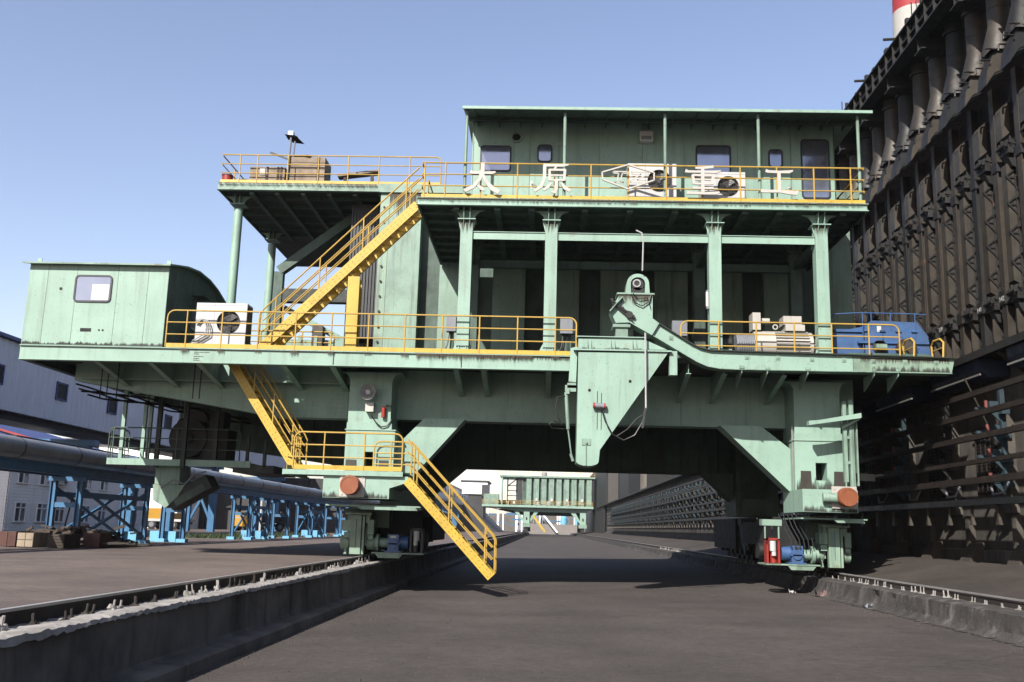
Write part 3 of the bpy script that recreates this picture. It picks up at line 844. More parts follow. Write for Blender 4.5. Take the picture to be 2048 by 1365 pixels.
# ---- front columns, beams, upper platform
def column(x, y0, front, round_=False, ztop=10.75, zb=6.40):
    b = MB()
    w = .175
    if round_:
        b.cyl((x, y0+w, zb), (x, y0+w, ztop-.5), .165, 20)
    else:
        b.box(x-w, x+w, y0, y0+2*w, zb, ztop-.36)
    mt = 'green' if front else 'green_s'
    o = P(b, 'column', mt)
    c = MB()
    z0 = ztop-.34
    ctr = y0+w
    fl_ = lambda s: [(x+s*(.2+.3*(1-math.cos(t))), z0+.31*math.sin(t)) for t in (0, .35, .7, 1.05, 1.35)]
    c.prism(fl_(-1)+[(x-.5, ztop-.025), (x-.5, ztop-.005), (x+.5, ztop-.005), (x+.5, ztop-.025)]+fl_(1)[::-1], 'y', ctr-.012, ctr+.012)
    for q in (-.09, .09): c.prism([(y0-.05, z0), (y0-.12, ztop-.005), (y0+2*w+.12, ztop-.005), (y0+2*w+.05, z0)], 'x', x+q-.008, x+q+.008)
    c.box(x-.26, x+.26, y0-.1, y0+2*w+.1, z0-.03, z0-.002)
    if not round_:
        for q in (-1, 1): c.prism([(x+q*w, z0-.035), (x+q*.25, z0-.035), (x+q*.19, z0-.3), (x+q*w, z0-.34)], 'y', ctr-.1, ctr-.08)
        for q in (-.09, .09): c.prism([(y0-.09, z0-.035), (y0, z0-.035), (y0, z0-.26)], 'x', x+q-.008, x+q+.008)
    P(c, 'column_capital', mt, o)
    if not round_:
        e = MB().box(x-.34, x+.34, y0-.12, y0+2*w+.12, zb+.002, zb+.04)
        for q in (-1, 1): e.prism([(x+q*w, zb+.04), (x+q*.33, zb+.04), (x+q*.27, zb+.2), (x+q*(w+.02), zb+.36), (x+q*w, zb+.36)], 'y', ctr-.012, ctr+.012)
        for q in (-.1, .1): e.prism([(y0, zb+.04), (y0-.11, zb+.04), (y0, zb+.28)], 'x', x+q-.008, x+q+.008)
        P(e, 'column_base', mt, o)
    return o
CX = (-2.43, .04, 4.75, 7.79)
for x in CX:
    column(x, 27.2, True); column(x, 30.1, False)
for a, b_ in zip(CX[:-1], CX[1:]):
    P(MB().box(a+.18, b_-.18, 27.27, 27.3, 9.83, 10.04).box(a+.18, b_-.18, 27.24, 27.5, 10.04, 10.06), 'tie_beam', 'green')
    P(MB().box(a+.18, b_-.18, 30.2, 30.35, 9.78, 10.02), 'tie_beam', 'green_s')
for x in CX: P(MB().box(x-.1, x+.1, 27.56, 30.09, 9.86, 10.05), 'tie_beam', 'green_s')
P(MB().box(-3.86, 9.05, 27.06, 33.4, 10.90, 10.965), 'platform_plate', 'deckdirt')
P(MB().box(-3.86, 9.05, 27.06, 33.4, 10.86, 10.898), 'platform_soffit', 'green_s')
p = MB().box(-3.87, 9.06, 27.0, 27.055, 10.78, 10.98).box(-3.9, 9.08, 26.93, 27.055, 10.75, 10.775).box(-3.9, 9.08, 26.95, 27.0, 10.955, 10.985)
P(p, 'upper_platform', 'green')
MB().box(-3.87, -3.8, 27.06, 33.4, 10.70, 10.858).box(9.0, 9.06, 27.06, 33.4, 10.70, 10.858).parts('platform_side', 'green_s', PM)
for i in range(8):
    y = 27.7+.78*i
    P(MB().box(-3.78, 8.98, y, y+.07, 10.74, 10.856), 'platform_joist', 'green_s')
for i, x in enumerate((-2.75, -1.55, -.55, 1.0, 2.3, 3.6, 5.6, 6.6, 8.4)):
    P(MB().box(x-.09, x+.09, 27.1, 33.3, 10.66, 10.735), 'platform_bearer', 'green_s')
ZU = 10.985
railing([(-3.78, 27.03, ZU), (9.02, 27.03, ZU)], [(x, 27.03, ZU) for x in (-3.70, -3.09, -2.05, -.98, .10, 1.16, 2.24, 3.34, 4.39, 5.47, 6.52, 7.58, 8.63)], ends=(False, False))
railing([(-3.78, 27.1, ZU), (-3.78, 27.5, ZU)], [(-3.78, 27.45, ZU)], ends=(False, False))
railing([(-3.78, 28.45, ZU), (-3.78, 31.5, ZU)], [(-3.78, 28.5, ZU), (-3.78, 29.7, ZU), (-3.78, 31.2, ZU)], ends=(True, False))
railing([(9.02, 27.1, ZU), (9.02, 32, ZU)], [(9.02, 28.2, ZU), (9.02, 29.5, ZU), (9.02, 31, ZU)], ends=(False, False))

# ---- upper cabin on the platform
YC = 28.6
xs = [-2.444, -1.168, -0.673, 0.228, 1.475, 2.801, 4.077, 5.71, 6.442, 7.343, 8.669]
cab = P(MB().box(-2.42, 8.64, YC+.03, 32.9, 10.97, 14.05), 'upper_cabin', 'green_d')
for a, b_ in zip(xs[:-1], xs[1:]):
    P(MB().box(a+.006, b_-.006, YC, YC+.028, 11.0, 14.05), 'wall_panel', 'green', cab)
P(MB().box(-2.47, -2.425, YC, 32.9, 11.0, 14.05), 'wall_panel', 'green', cab)
P(MB().box(8.645, 8.68, YC, 32.9, 11.0, 14.05), 'wall_panel', 'green_s', cab)
def window(x0, x1, z0, z1, y, par, r=.1):
    f = MB(); n = 4
    A = rr2(x0, x1, z0, z1, r, n); B = rr2(x0+.05, x1-.05, z0+.05, z1-.05, max(.03, r-.04), n); k = len(A)
    vs = [(a, y-.03, c) for a, c in A]+[(a, y-.03, c) for a, c in B]+[(a, y, c) for a, c in A]+[(a, y, c) for a, c in B]
    fs = []
    for i in range(k):
        j = (i+1) % k
        fs += [(i, j, k+j, k+i), (i, j, 2*k+j, 2*k+i), (k+i, k+j, 3*k+j, 3*k+i)]
    f.add(vs, fs)
    P(f, 'window_frame', 'gasket', par)
    return P(MB().rrect(x0+.045, x1-.045, z0+.045, z1-.045, max(.03, r-.04), y-.012, y-.004), 'window_glass', 'glass', par)
def door(x0, x1, z0, z1, y, par):
    o = P(MB().box(x0, x1, y-.035, y-.002, z0, z1), 'door', 'green', par)
    return o
door(-0.653, 0.208, 11.02, 13.446, YC, cab); window(-0.445, 0.02, 12.713, 13.297, YC-.036, cab, .12)
door(6.482, 7.303, 11.02, 13.376, YC, cab); window(6.64, 7.086, 12.634, 13.238, YC-.036, cab, .12)
window(-2.217, -1.247, 12.407, 13.258, YC, cab); window(4.433, 5.512, 12.407, 13.357, YC, cab)
window(7.64, 8.511, 11.674, 13.594, YC, cab, .12)
h = MB()
for x, s_ in ((-.6, 1), (7.28, -1)):
    h.tube([(x, YC-.04, 12.0), (x, YC-.1, 12.0), (x+.16*s_, YC-.1, 11.93)], .015, 5).box(x-.03, x+.03, YC-.045, YC-.036, 11.85, 12.1)
for z in (13.3, 11.5): h.box(.18, .32, YC-.06, YC-.002, z, z+.05)
P(h, 'door_handle', 'steel', cab)
P(MB().ring((-1.1, YC-.07, 13.53), (0, 1, 0), .165, .13, .07), 'vent_ring', 'green', cab)
P(MB().cyl((-1.1, YC-.012, 13.53), (-1.1, YC-.002, 13.53), .135, 20).box(-1.22, -.98, YC-.05, YC-.02, 13.48, 13.5), 'vent_opening', 'soot2', cab)
P(MB().prism([(26.96, 13.735), (28.58, 14.05), (28.58, 14.044), (26.96, 13.729)], 'x', -2.6, 9.25), 'roof_soffit', 'green_s', cab)
rf = MB().prism([(26.95, 13.745), (28.6, 14.06), (33.1, 14.06), (33.1, 14.11), (28.6, 14.11), (26.95, 13.80)], 'x', -2.64, 9.28).box(-2.66, 9.3, 26.90, 26.95, 13.72, 13.805)
ro = P(rf, 'cabin_roof', 'green')
P(MB().box(-2.6, 9.2, 27.9, 27.95, 13.79, 13.89), 'roof_purlin', 'green_s', ro)
for i in range(18):
    x = -2.3+.66*i
    P(MB().prism([(26.97, 13.74), (YC-.02, 14.05), (YC-.02, 13.86), (YC-.14, 13.9), (27.0, 13.70)], 'x', x-.012, x+.012), 'roof_rafter', 'green_s', ro)
for x in (-2.53, .38, 3.32, 6.04, 8.92):
    P(MB().cyl((x, 27.12, ZU), (x, 27.12, 13.74), .047, 10), 'roof_post', 'green_d', ro)

# ---- pilastered main body behind
for i in range(9):
    x = -5.80+1.905*i
    P(MB().box(x, x+1.15, 33.5, 34.0, 6.41, 13.40), 'wall_pilaster', 'green_d' if i in (0,) else 'green_d')
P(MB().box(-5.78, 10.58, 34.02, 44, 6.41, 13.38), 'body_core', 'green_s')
P(MB().box(-6.15, -5.82, 33.55, 33.75, 6.41, 13.38), 'flange_strip', 'green_bot')
bl = MB()
for k in range(12): bl.cyl((-6.0, 33.55, 6.8+k*.55), (-6.0, 33.5, 6.8+k*.55), .045, 6)
P(bl, 'flange_bolts', 'soot')
P(MB().box(-12.12, 10.99, 33.56, 44.5, 13.52, 13.66), 'top_deck_plate', 'deckdirt')
u = MB().box(-12.13, -6.2, 33.48, 33.555, 13.44, 13.70).box(-6.2, 11.0, 33.44, 33.555, 13.40, 13.72).box(-12.15, -6.2, 33.42, 33.6, 13.41, 13.435)
P(u, 'top_deck', 'green_d')
P(MB().box(-12.13, -12.06, 33.56, 39.6, 13.40, 13.518), 'deck_side', 'green_s')
for i in range(6): P(MB().box(-12.0, -5.85, 34.4+.95*i, 34.47+.95*i, 13.38, 13.515), 'deck_joist', 'green_s')
for i in range(6): P(MB().box(-11.0+.95*i, -10.85+.95*i, 33.62, 39.5, 13.30, 13.378), 'deck_bearer', 'green_s')
ZT = 13.70
railing([(-12.08, 33.52, ZT), (-4.0, 33.52, ZT)], [(x, 33.52, ZT) for x in (-11.39, -10.75, -9.63, -8.5, -7.4, -6.27, -5.15)], ends=(False, True))
railing([(-12.08, 33.6, ZT), (-12.08, 39.4, ZT)], [(-12.08, 35, ZT), (-12.08, 36.8, ZT), (-12.08, 38.8, ZT)], ends=(False, False))
column(-11.55, 34.05, True, True, 13.42); column(-11.55, 38.6, True, True, 13.42)
# bent frame, dark cabinets and lattice left of the body
b = MB().bar((-10.35, 36, 6.41), (-10.35, 36, 11.0), .3, .34).bar((-10.35, 36, 11.05), (-7.6, 36, 13.2), .34, .34, (0, 1, 0))
P(b, 'bent_frame', 'green_s')
b = MB().bar((-10.2, 36.1, 10.1), (-6.2, 36.1, 10.1), .4, .5); P(b, 'frame_beam', 'black_green')
P(MB().bar((-10.2, 36.3, 8.25), (-6.3, 36.3, 8.25), .3, .34), 'frame_beam', 'green_d')
P(MB().bar((-10.2, 36.5, 9.7), (-7.3, 36.5, 8.2), .22, .24, (0, 1, 0)), 'frame_brace', 'green_d')
P(MB().box(-7.9, -6.7, 36.8, 39, 6.41, 13.2), 'dark_duct', 'black_green')
P(MB().box(-7.4, -6.35, 34.6, 36.4, 8.2, 13.3), 'dark_duct', 'greyd')
b = MB()
for k in range(9): b.box(-7.38+.115*k, -7.33+.115*k, 34.55, 34.598, 8.2, 13.3)
P(b, 'duct_corrugation', 'greyd')
rg = random.Random(17)
for x in (-9.8, -8.6, -7.6, -6.7, -9.2):
    P(MB().box(x-.06, x+.06, 35.2, 35.35, 6.41, 8.4), 'lattice_post', 'green_d')
for z in (6.75, 7.15, 7.6):
    P(MB().box(-10.1, -6.4, 35.5, 35.6, z, z+.09), 'lattice_rail', 'black_green')
cl = MB()
for k in range(34):
    x = rg.uniform(-10.0, -6.7); z = rg.uniform(6.45, 7.9); s_ = rg.uniform(.06, .3); yy = rg.uniform(36.5, 38)
    cl.box(x, x+s_*rg.uniform(.5, 2), yy, yy+.2, z, z+s_*rg.uniform(.3, 1.5))
P(cl, 'deck_equipment', 'soot')
MB().box(-8.9, -8.5, 35.8, 36.3, 8.05, 8.9).box(-7.1, -6.75, 35.0, 35.4, 7.4, 8.1).parts('control_cabinet', 'brown2', PM)
railing([(-9.9, 29.4, ZD), (-6.6, 29.4, ZD)], [(-8.9, 29.4, ZD), (-7.6, 29.4, ZD)], zs=(1.0, .66, .33), toe=False)

# ---- left cabin on the deck
LC = P(MB().box(-15.05, -11.03, 27.06, 31.1, 6.40, 8.80), 'side_cabin', 'green_d')
xs = [-15.1, -14.54, -13.68, -12.47, -11.58, -10.99]
for a, b_ in zip(xs[:-1], xs[1:]):
    P(MB().box(a+.005, b_-.005, 27.005, 27.05, 6.40, 8.79), 'wall_panel', 'green', LC)
ysd = [27.05, 28.1, 29.1, 30.1, 31.12]
for a, b_ in zip(ysd[:-1], ysd[1:]):
    P(MB().prism([(a+.005, 6.41), (b_-.005, 6.41), (b_-.005, 8.95-.02*(b_-29)**2*1.5), (a+.005, 8.93-.02*(a-29)**2*1.5)], 'x', -11.02, -10.99), 'wall_panel', 'green_s', LC)
prof = [(26.82, 8.80), (27.4, 8.93), (28.2, 9.10), (29.2, 9.22), (30.2, 9.19), (31.0, 9.06), (31.8, 8.84)]
P(MB().prism(prof+[(y, z-.05) for y, z in reversed(prof)], 'x', -15.25, -10.9), 'arched_roof', 'green_d', LC)
P(MB().prism([(27.06, 8.79)]+[(y, z-.055) for y, z in prof[1:-1]]+[(31.1, 8.79)], 'x', -15.0, -11.03), 'gable_fill', 'green_s', LC)
for x in (-14.95, -11.1): P(MB().box(x-.06, x+.06, 27.2, 27.23, 8.85, 9.0), 'lifting_lug', 'green', LC)
window(-13.72, -12.62, 7.66, 8.47, 27.005, LC, .12)
P(MB().box(-13.2, -12.69, 26.988, 26.992, 7.73, 8.2), 'window_blind', 'white', LC)
P(MB().box(-13.42, -13.1, 26.998, 27.004, 6.80, 6.90), 'vent_slot', 'soot2', LC)
q = MB()
for x, z, r in ((-14.12, 8.05, .045), (-12.87, 6.85, .028), (-12.76, 6.85, .028)): q.cyl((x, 26.996, z), (x, 27.004, z), r, 12)
P(q, 'wall_hole', 'soot2', LC)
# fittings on the cabin's side wall
q = MB().box(-10.99, -10.6, 28.9, 29.5, 8.35, 8.38).box(-10.99, -10.9, 28.7, 28.85, 8.0, 8.15).box(-10.99, -10.9, 28.3, 28.4, 7.0, 7.12)
P(q, 'side_fitting', 'green_s', LC)
P(MB().box(-10.985, -10.975, 28.95, 29.35, 7.35, 7.95), 'side_window', 'glass', LC)
P(MB().ring((-10.97, 30.1, 8.1), (1, 0, 0), .25, .2, .05), 'side_fan', 'soot2', LC)

# ---- hanging inspection platform under the left end
HP = P(MB().box(-14.9, -10.0, 33.0, 34.6, 3.45, 3.52).box(-14.95, -10.0, 32.95, 33.0, 3.36, 3.58), 'hanging_platform', 'green')
for x, y in ((-14.55, 33.1), (-13.75, 33.4), (-14.4, 34.5), (-12.9, 34.4)):
    P(MB().box(x-.06, x+.06, y-.06, y+.06, 3.5, 6.25), 'hanger', 'green', HP)
for x, y in ((-13.3, 33.1), (-12.3, 32.9), (-11.3, 33.1)):
    P(MB().box(x-.07, x+.07, y-.07, y+.07, 3.3, 6.0), 'hanger', 'black_green', HP)
railing([(-14.95, 32.98, 3.55), (-10.4, 32.98, 3.55)], [(-14.8, 32.98, 3.55), (-13.6, 32.98, 3.55), (-12.6, 32.98, 3.55)], toe=False, mt='green_s')
railing([(-14.9, 33.05, 3.55), (-14.9, 34.5, 3.55)], [(-14.9, 34.2, 3.55)], toe=False, mt='green_s')
lad = MB()
for x in (-13.3, -12.95): lad.tube([(x, 34.9, 3.5), (x, 34.9, 5.9)], .025, 6)
for k in range(8): lad.tube([(-13.3, 34.9, 3.7+.28*k), (-12.95, 34.9, 3.7+.28*k)], .014, 5)
P(lad, 'caged_ladder', 'green_d', HP)
P(MB().cyl((-12.35, 33.3, 4.35), (-12.35, 33.6, 4.35), .66, 28).cyl((-12.35, 33.2, 4.35), (-12.35, 33.3, 4.35), .2, 16), 'cable_reel', 'soot', HP)
P(MB().box(-11.9, -11.0, 33.4, 34.4, 3.55, 4.7).box(-11.7, -11.2, 33.5, 34.2, 4.7, 5.3), 'reel_drive', 'soot', HP)
dr = MB().cyl((-12.9, 34.0, 4.55), (-11.4, 34.0, 4.45), .55, 18).cyl((-11.4, 34.0, 4.45), (-11.15, 34.0, 4.45), .35, 14)
dr.prism([(-13.0, 3.55), (-11.2, 3.55), (-11.5, 4.4), (-12.0, 5.3), (-12.5, 5.35), (-12.9, 4.6)], 'y', 33.7, 34.3)
P(dr, 'pump_drive', 'black_green', HP)
P(MB().box(-13.4, -12.55, 33.4, 34.4, 2.75, 3.42).prism([(-13.45, 2.74), (-12.35, 2.74), (-12.55, 2.35), (-12.95, 1.95), (-13.4, 2.2)], 'y', 33.4, 34.4), 'chute_box', 'green_d', HP)
P(MB().bar((-12.85, 33.9, 2.1), (-11.55, 33.9, 2.9), .9, .5, (0, 0, 1)), 'chute_trough', 'black_green', HP)  # near-black green puts the shade under the deck into the trough colour
P(MB().bar((-12.65, 33.43, 2.12), (-11.65, 33.43, 2.72), .03, .26), 'chute_cover', 'green_s', HP)  # cover's shade is in its darkened green
P(MB().tube([(-13.0, 33.0, 2.6), (-12.6, 33.0, 2.9), (-12.2, 33.0, 2.75), (-11.9, 33.0, 3.1), (-11.5, 33.0, 3.2)], .03, 6), 'hose', 'grey', HP)
P(MB().box(-10.6, -9.2, 33.0, 36, 3.2, 3.45).box(-9.6, -9.5, 33, 33.1, 3.4, 4.3).box(-10.2, -10.1, 33, 33.1, 3.4, 4.5), 'platform_extension', 'black_green', HP)

# ---- soot and rust stains with shapes of their own
def stain(x0, x1, y, z0, z1, mt, par, name='soot_stain'):
    return P(MB().add([(x0, y, z0), (x1, y, z0), (x1, y, z1), (x0, y, z1)], [(0, 1, 2, 3)]), name, mt, par)
stain(-15.08, -11.0, 27.0, 6.41, 6.62, 'stain_up', LC)
stain(-15.08, -12.5, 26.999, 6.41, 6.56, 'stain_up', LC)
for k, x in enumerate(X1): stain(x-.1, x+.12, 26.937 if False else 26.93, 6.0+.1*(k % 3), 6.36, 'stain_down', fo, 'rust_run')
stain(-1.9, .62, 26.988, 6.06, 6.35, 'stain_down', fo, 'rust_run'); stain(-3.7, -.4, 26.932, 5.98, 6.36, 'stain_down', fo)
for x in CX: stain(x-.17, x+.17, 27.196, 9.6, 10.4, 'stain_down', PM, 'rust_run')
for k in range(9): stain(-5.80+1.905*k, -4.65+1.905*k, 33.494, 11.2, 13.38, 'stain_down', PM); stain(-5.80+1.905*k, -4.65+1.905*k, 33.493, 6.42, 7.5, 'stain_up', PM)
stain(-5.75, -4.5, 28.246, 2.88, 3.5, 'stain_up', PM); stain(7.15, 8.5, 28.246, 2.88, 3.6, 'stain_up', PM)
stain(-5.95, -4.2, 26.246, 2.28, 2.6, 'stain_up', PM); stain(7.1, 8.56, 27.346, 2.26, 2.6, 'stain_up', PM)
stain(-3.87, 9.05, 26.925, 10.78, 10.97, 'stain_down', PM, 'rust_run')
stain(-12.1, -6.3, 33.415, 13.44, 13.68, 'stain_down', PM, 'rust_run')
# ================================================================== conveyor with hopper on the front of the machine
SC = thing('scraper_conveyor', 'light green scraper conveyor with wedge shaped hopper hanging on the machine front', 'conveyor', (2.0, 26.9, 3.4))
def Q(mb, name, mt='green', parent=None): return mb.part(name, mt, parent or SC)
arc = [(1.135+.305*math.cos(a), 3.42-.12*math.sin(a)) for a in [math.pi*k/8 for k in range(1, 8)]]
hp = MB().prism([(.85, 6.43), (3.33, 6.47), (1.47, 3.74), (1.44, 3.42)]+arc+[(.83, 3.42), (.84, 4.07)], 'y', 26.6, 27.55)
ho = Q(hp, 'hopper', 'green')
q = MB()
for x, z, r in ((1.17, 5.37, .042), (2.28, 5.64, .042)): q.cyl((x, 26.592, z), (x, 26.599, z), r, 12)
Q(q, 'hopper_hole', 'soot2', ho)
q = MB().box(1.38, 1.395, 26.585, 26.599, 4.3, 5.35).box(1.49, 1.505, 26.585, 26.599, 4.3, 5.3)
Q(q, 'hopper_strip', 'greyd', ho)
q = MB().box(1.08, 1.105, 26.57, 26.599, 3.32, 3.9); Q(q, 'hopper_strip', 'green_d', ho)
Q(MB().box(.98, 1.22, 26.58, 26.599, 3.86, 4.04).cyl((1.1, 26.58, 3.93), (1.1, 26.54, 3.93), .035, 10), 'hopper_hatch', 'green_d', ho)
Q(MB().cyl((1.29, 26.5, 4.94), (1.60, 26.5, 4.92), .075, 14).box(1.38, 1.5, 26.52, 26.6, 4.84, 5.0), 'vibrator', 'grey', ho)
Q(MB().cyl((1.27, 26.5, 4.94), (1.32, 26.5, 4.94), .08, 14).cyl((1.56, 26.5, 4.925), (1.61, 26.5, 4.92), .08, 14), 'vibrator_cap', 'redroof', ho)
tb = MB().prism([(.85, 6.52), (3.3, 6.55), (2.6, 6.86), (.85, 6.82)], 'y', 26.64, 27.5).box(.72, 3.42, 26.54, 27.6, 6.475, 6.515).box(.8, 2.75, 26.58, 27.5, 6.86, 6.885)
to = Q(tb, 'hopper_lid', 'green')
for x in (1.1, 1.2, 1.75, 1.85, 2.35, 2.45): Q(MB().prism([(26.56, 6.52), (26.638, 6.52), (26.638, 6.83)], 'x', x-.008, x+.008), 'gusset', 'green_d', to)
Q(MB().prism([(.60, 5.62), (.80, 5.6), (.83, 6.6), (.64, 6.56)], 'y', 26.72, 26.98), 'side_plate', 'green')
Q(MB().prism([(.62, 5.42), (.8, 5.42), (.8, 5.6), (.6, 5.62)], 'y', 26.72, 26.98), 'side_plate', 'soot')
Q(MB().box(3.37, 3.58, 26.66, 26.9, 5.85, 6.52), 'side_plate', 'green')
hc = MB().prism([(1.97, 8.08), (2.9, 8.09), (2.9, 7.43), (3.08, 7.29), (2.88, 6.95), (2.26, 7.30), (1.88, 7.28), (1.72, 7.62)], 'y', 26.62, 27.25)
hco = Q(hc, 'head_casing', 'green')
Q(MB().box(1.9, 2.95, 26.58, 27.3, 8.095, 8.14), 'casing_lid', 'green_d', hco)
Q(MB().box(1.88, 2.22, 26.66, 27.2, 6.89, 7.27).box(1.8, 2.28, 26.6, 27.25, 7.16, 7.24), 'discharge_neck', 'green_d', hco)
tn = MB().bar((1.72, 26.56, 7.95), (2.42, 26.56, 7.42), .03, .03).bar((1.78, 26.56, 7.82), (2.36, 26.56, 7.32), .03, .03)
tn.cyl((1.85, 26.56, 7.8), (2.15, 26.56, 7.58), .05, 8).cyl((2.25, 26.52, 7.5), (2.25, 26.6, 7.5), .1, 12)
for k in range(5): tn.box(1.75+.15*k, 1.79+.15*k, 26.53, 26.6, 7.86-.115*k, 7.96-.115*k)
Q(tn, 'chain_tensioner', 'soot', hco)
Q(MB().bar((1.70, 26.62, 7.58), (2.05, 26.62, 8.0), .3, .03), 'casing_edge', 'green_d', hco)
ah = MB(); n = 14; A = []; B = []
for i in range(n+1):
    a = math.pi*i/n; A.append((2.49+.31*math.cos(a), 8.42+.28*math.sin(a))); B.append((2.49+.2*math.cos(a), 8.42+.18*math.sin(a)))
A = [(2.82, 8.14)]+A+[(2.14, 8.14)]; B = [(2.68, 8.14)]+B+[(2.3, 8.14)]
ah.prism(A+B[::-1], 'y', 26.62, 26.68)
ah.prism(A+[(x*.97+2.49*.03, z-.03) for x, z in A[::-1]], 'y', 26.68, 27.2)
Q(ah, 'motor_hood', 'green')
md = MB().cyl((2.49, 26.66, 8.40), (2.49, 27.2, 8.40), .17, 20).box(2.32, 2.66, 26.66, 27.2, 8.145, 8.3)
mo_ = Q(md, 'hood_motor', 'blackm')
Q(MB().ring((2.46, 26.63, 8.43), (0, 1, 0), .115, .08, .04), 'motor_ring', 'steel', mo_)
Q(MB().cyl((2.46, 26.645, 8.43), (2.46, 26.66, 8.43), .078, 16), 'motor_fan', 'soot', mo_)
top = [(3.08, 7.28), (3.95, 6.74), (4.2, 6.62), (4.5, 6.55), (11.15, 6.47)]
bot = [(11.05, 6.07), (5.2, 6.06), (4.75, 6.07), (4.4, 6.13), (4.1, 6.26), (2.90, 6.97)]
tro = Q(MB().prism(top[:-1]+[(8.39, 6.503), (8.39, 6.064)]+bot[1:], 'y', 26.72, 27.08), 'conveyor_trough', 'green')
Q(MB().prism([(8.40, 6.503), (11.15, 6.47), (11.05, 6.07), (8.40, 6.064)], 'y', 26.718, 27.08), 'stained_trough', 'green_bot')
tl = [(x, z+.03) for x, z in top]
Q(MB().prism(top+tl[::-1], 'y', 26.62, 27.1), 'trough_lid', 'black_green', tro)
Q(MB().prism([(x, z-.02) for x, z in bot]+bot[::-1], 'y', 26.66, 27.1), 'trough_flange', 'green_d', tro)
bp = lambda: MB().box(-.06, .06, -.012, 0, -.06, .06).cyl((0, -.012, 0), (0, -.03, 0), .03, 8)
me = shared('bolt_plate', bp, 'green_d')
for x, z in ((3.42, 6.9), (5.5, 6.4), (6.35, 6.4), (7.28, 6.38), (8.15, 6.38), (8.95, 6.36), (9.8, 6.36), (10.65, 6.36)):
    inst(me, 'bolt_plate', tro, (x, 26.718, z))
for x in (5.35, 6.05, 7.15, 8.95, 9.6):
    Q(MB().prism([(26.68, 6.04), (27.6, 6.04), (27.6, 5.62), (27.2, 5.75), (26.7, 5.95)], 'x', x-.012, x+.012).box(x-.06, x+.06, 26.67, 26.71, 6.08, 6.16), 'trough_bracket', 'green_d', tro)
cy = MB().cyl((.53, 26.62, 5.30), (.60, 26.62, 4.28), .05, 10).cyl((.60, 26.62, 4.28), (.70, 26.62, 3.6), .022, 8).box(.52, .62, 26.55, 26.7, 5.25, 5.4).cyl((.68, 26.62, 3.62), (.75, 26.62, 3.42), .04, 8)
Q(cy, 'hydraulic_cylinder', 'green_d')
Q(MB().box(.5, .8, 26.6, 26.7, 5.32, 5.5).box(.56, .8, 26.6, 26.72, 5.42, 5.56), 'cylinder_bracket', 'green_d')
Q(MB().tube([(.5, 26.58, 5.2), (.3, 26.55, 5.15), (.25, 26.55, 4.9), (.32, 26.55, 4.6), (.42, 26.58, 4.4)], .018, 6).tube([(.42, 26.58, 4.42), (.2, 26.55, 4.5), (.08, 26.55, 4.4), (.15, 26.55, 4.3), (.5, 26.58, 4.28)], .015, 6), 'hydraulic_hose', 'blackm')
Q(MB().tube([(2.42, 26.5, 9.93), (2.58, 26.48, 9.85), (2.62, 26.47, 9.6), (2.6, 26.48, 8.75)], .022, 6).tube([(2.68, 26.46, 6.98), (2.70, 26.46, 4.85)], .026, 6), 'conduit_pipe', 'cable')
Q(MB().tube([(1.48, 26.45, 4.9), (1.6, 26.42, 4.5), (1.8, 26.42, 4.15), (2.1, 26.42, 4.0), (2.4, 26.44, 4.15), (2.6, 26.45, 4.5), (2.68, 26.46, 4.85)], .02, 6).tube([(1.9, 26.42, 4.1), (2.2, 26.42, 4.3), (2.45, 26.44, 4.6), (2.62, 26.46, 4.7)], .014, 6), 'power_cable', 'blackm')
Q(MB().bar((2.68, 26.46, 4.9), (2.6, 26.46, 4.35), .08, .06), 'cable_gland', 'greyd')
Q(MB().tube([(2.3, 26.58, 8.1), (2.4, 26.55, 7.85), (2.6, 26.55, 7.76), (2.8, 26.56, 7.9), (2.86, 26.58, 8.1)], .018, 6).tube([(2.35, 26.58, 8.12), (2.5, 26.55, 7.95), (2.75, 26.55, 8.0), (2.84, 26.58, 7.7)], .014, 6), 'motor_cable', 'blackm')

def qst(x0, x1, y, z0, z1, mt, par, name='soot_stain'): return Q(MB().add([(x0, y, z0), (x1, y, z0), (x1, y, z1), (x0, y, z1)], [(0, 1, 2, 3)]), name, mt, par)
qst(.86, 2.6, 26.634, 6.52, 6.68, 'stain_up', to); qst(1.95, 2.88, 26.614, 7.4, 8.08, 'stain_down', hco)
qst(8.6, 11.0, 26.712, 6.09, 6.46, 'stain_down', tro); qst(8.9, 11.0, 26.710, 6.09, 6.44, 'stain_up', tro)

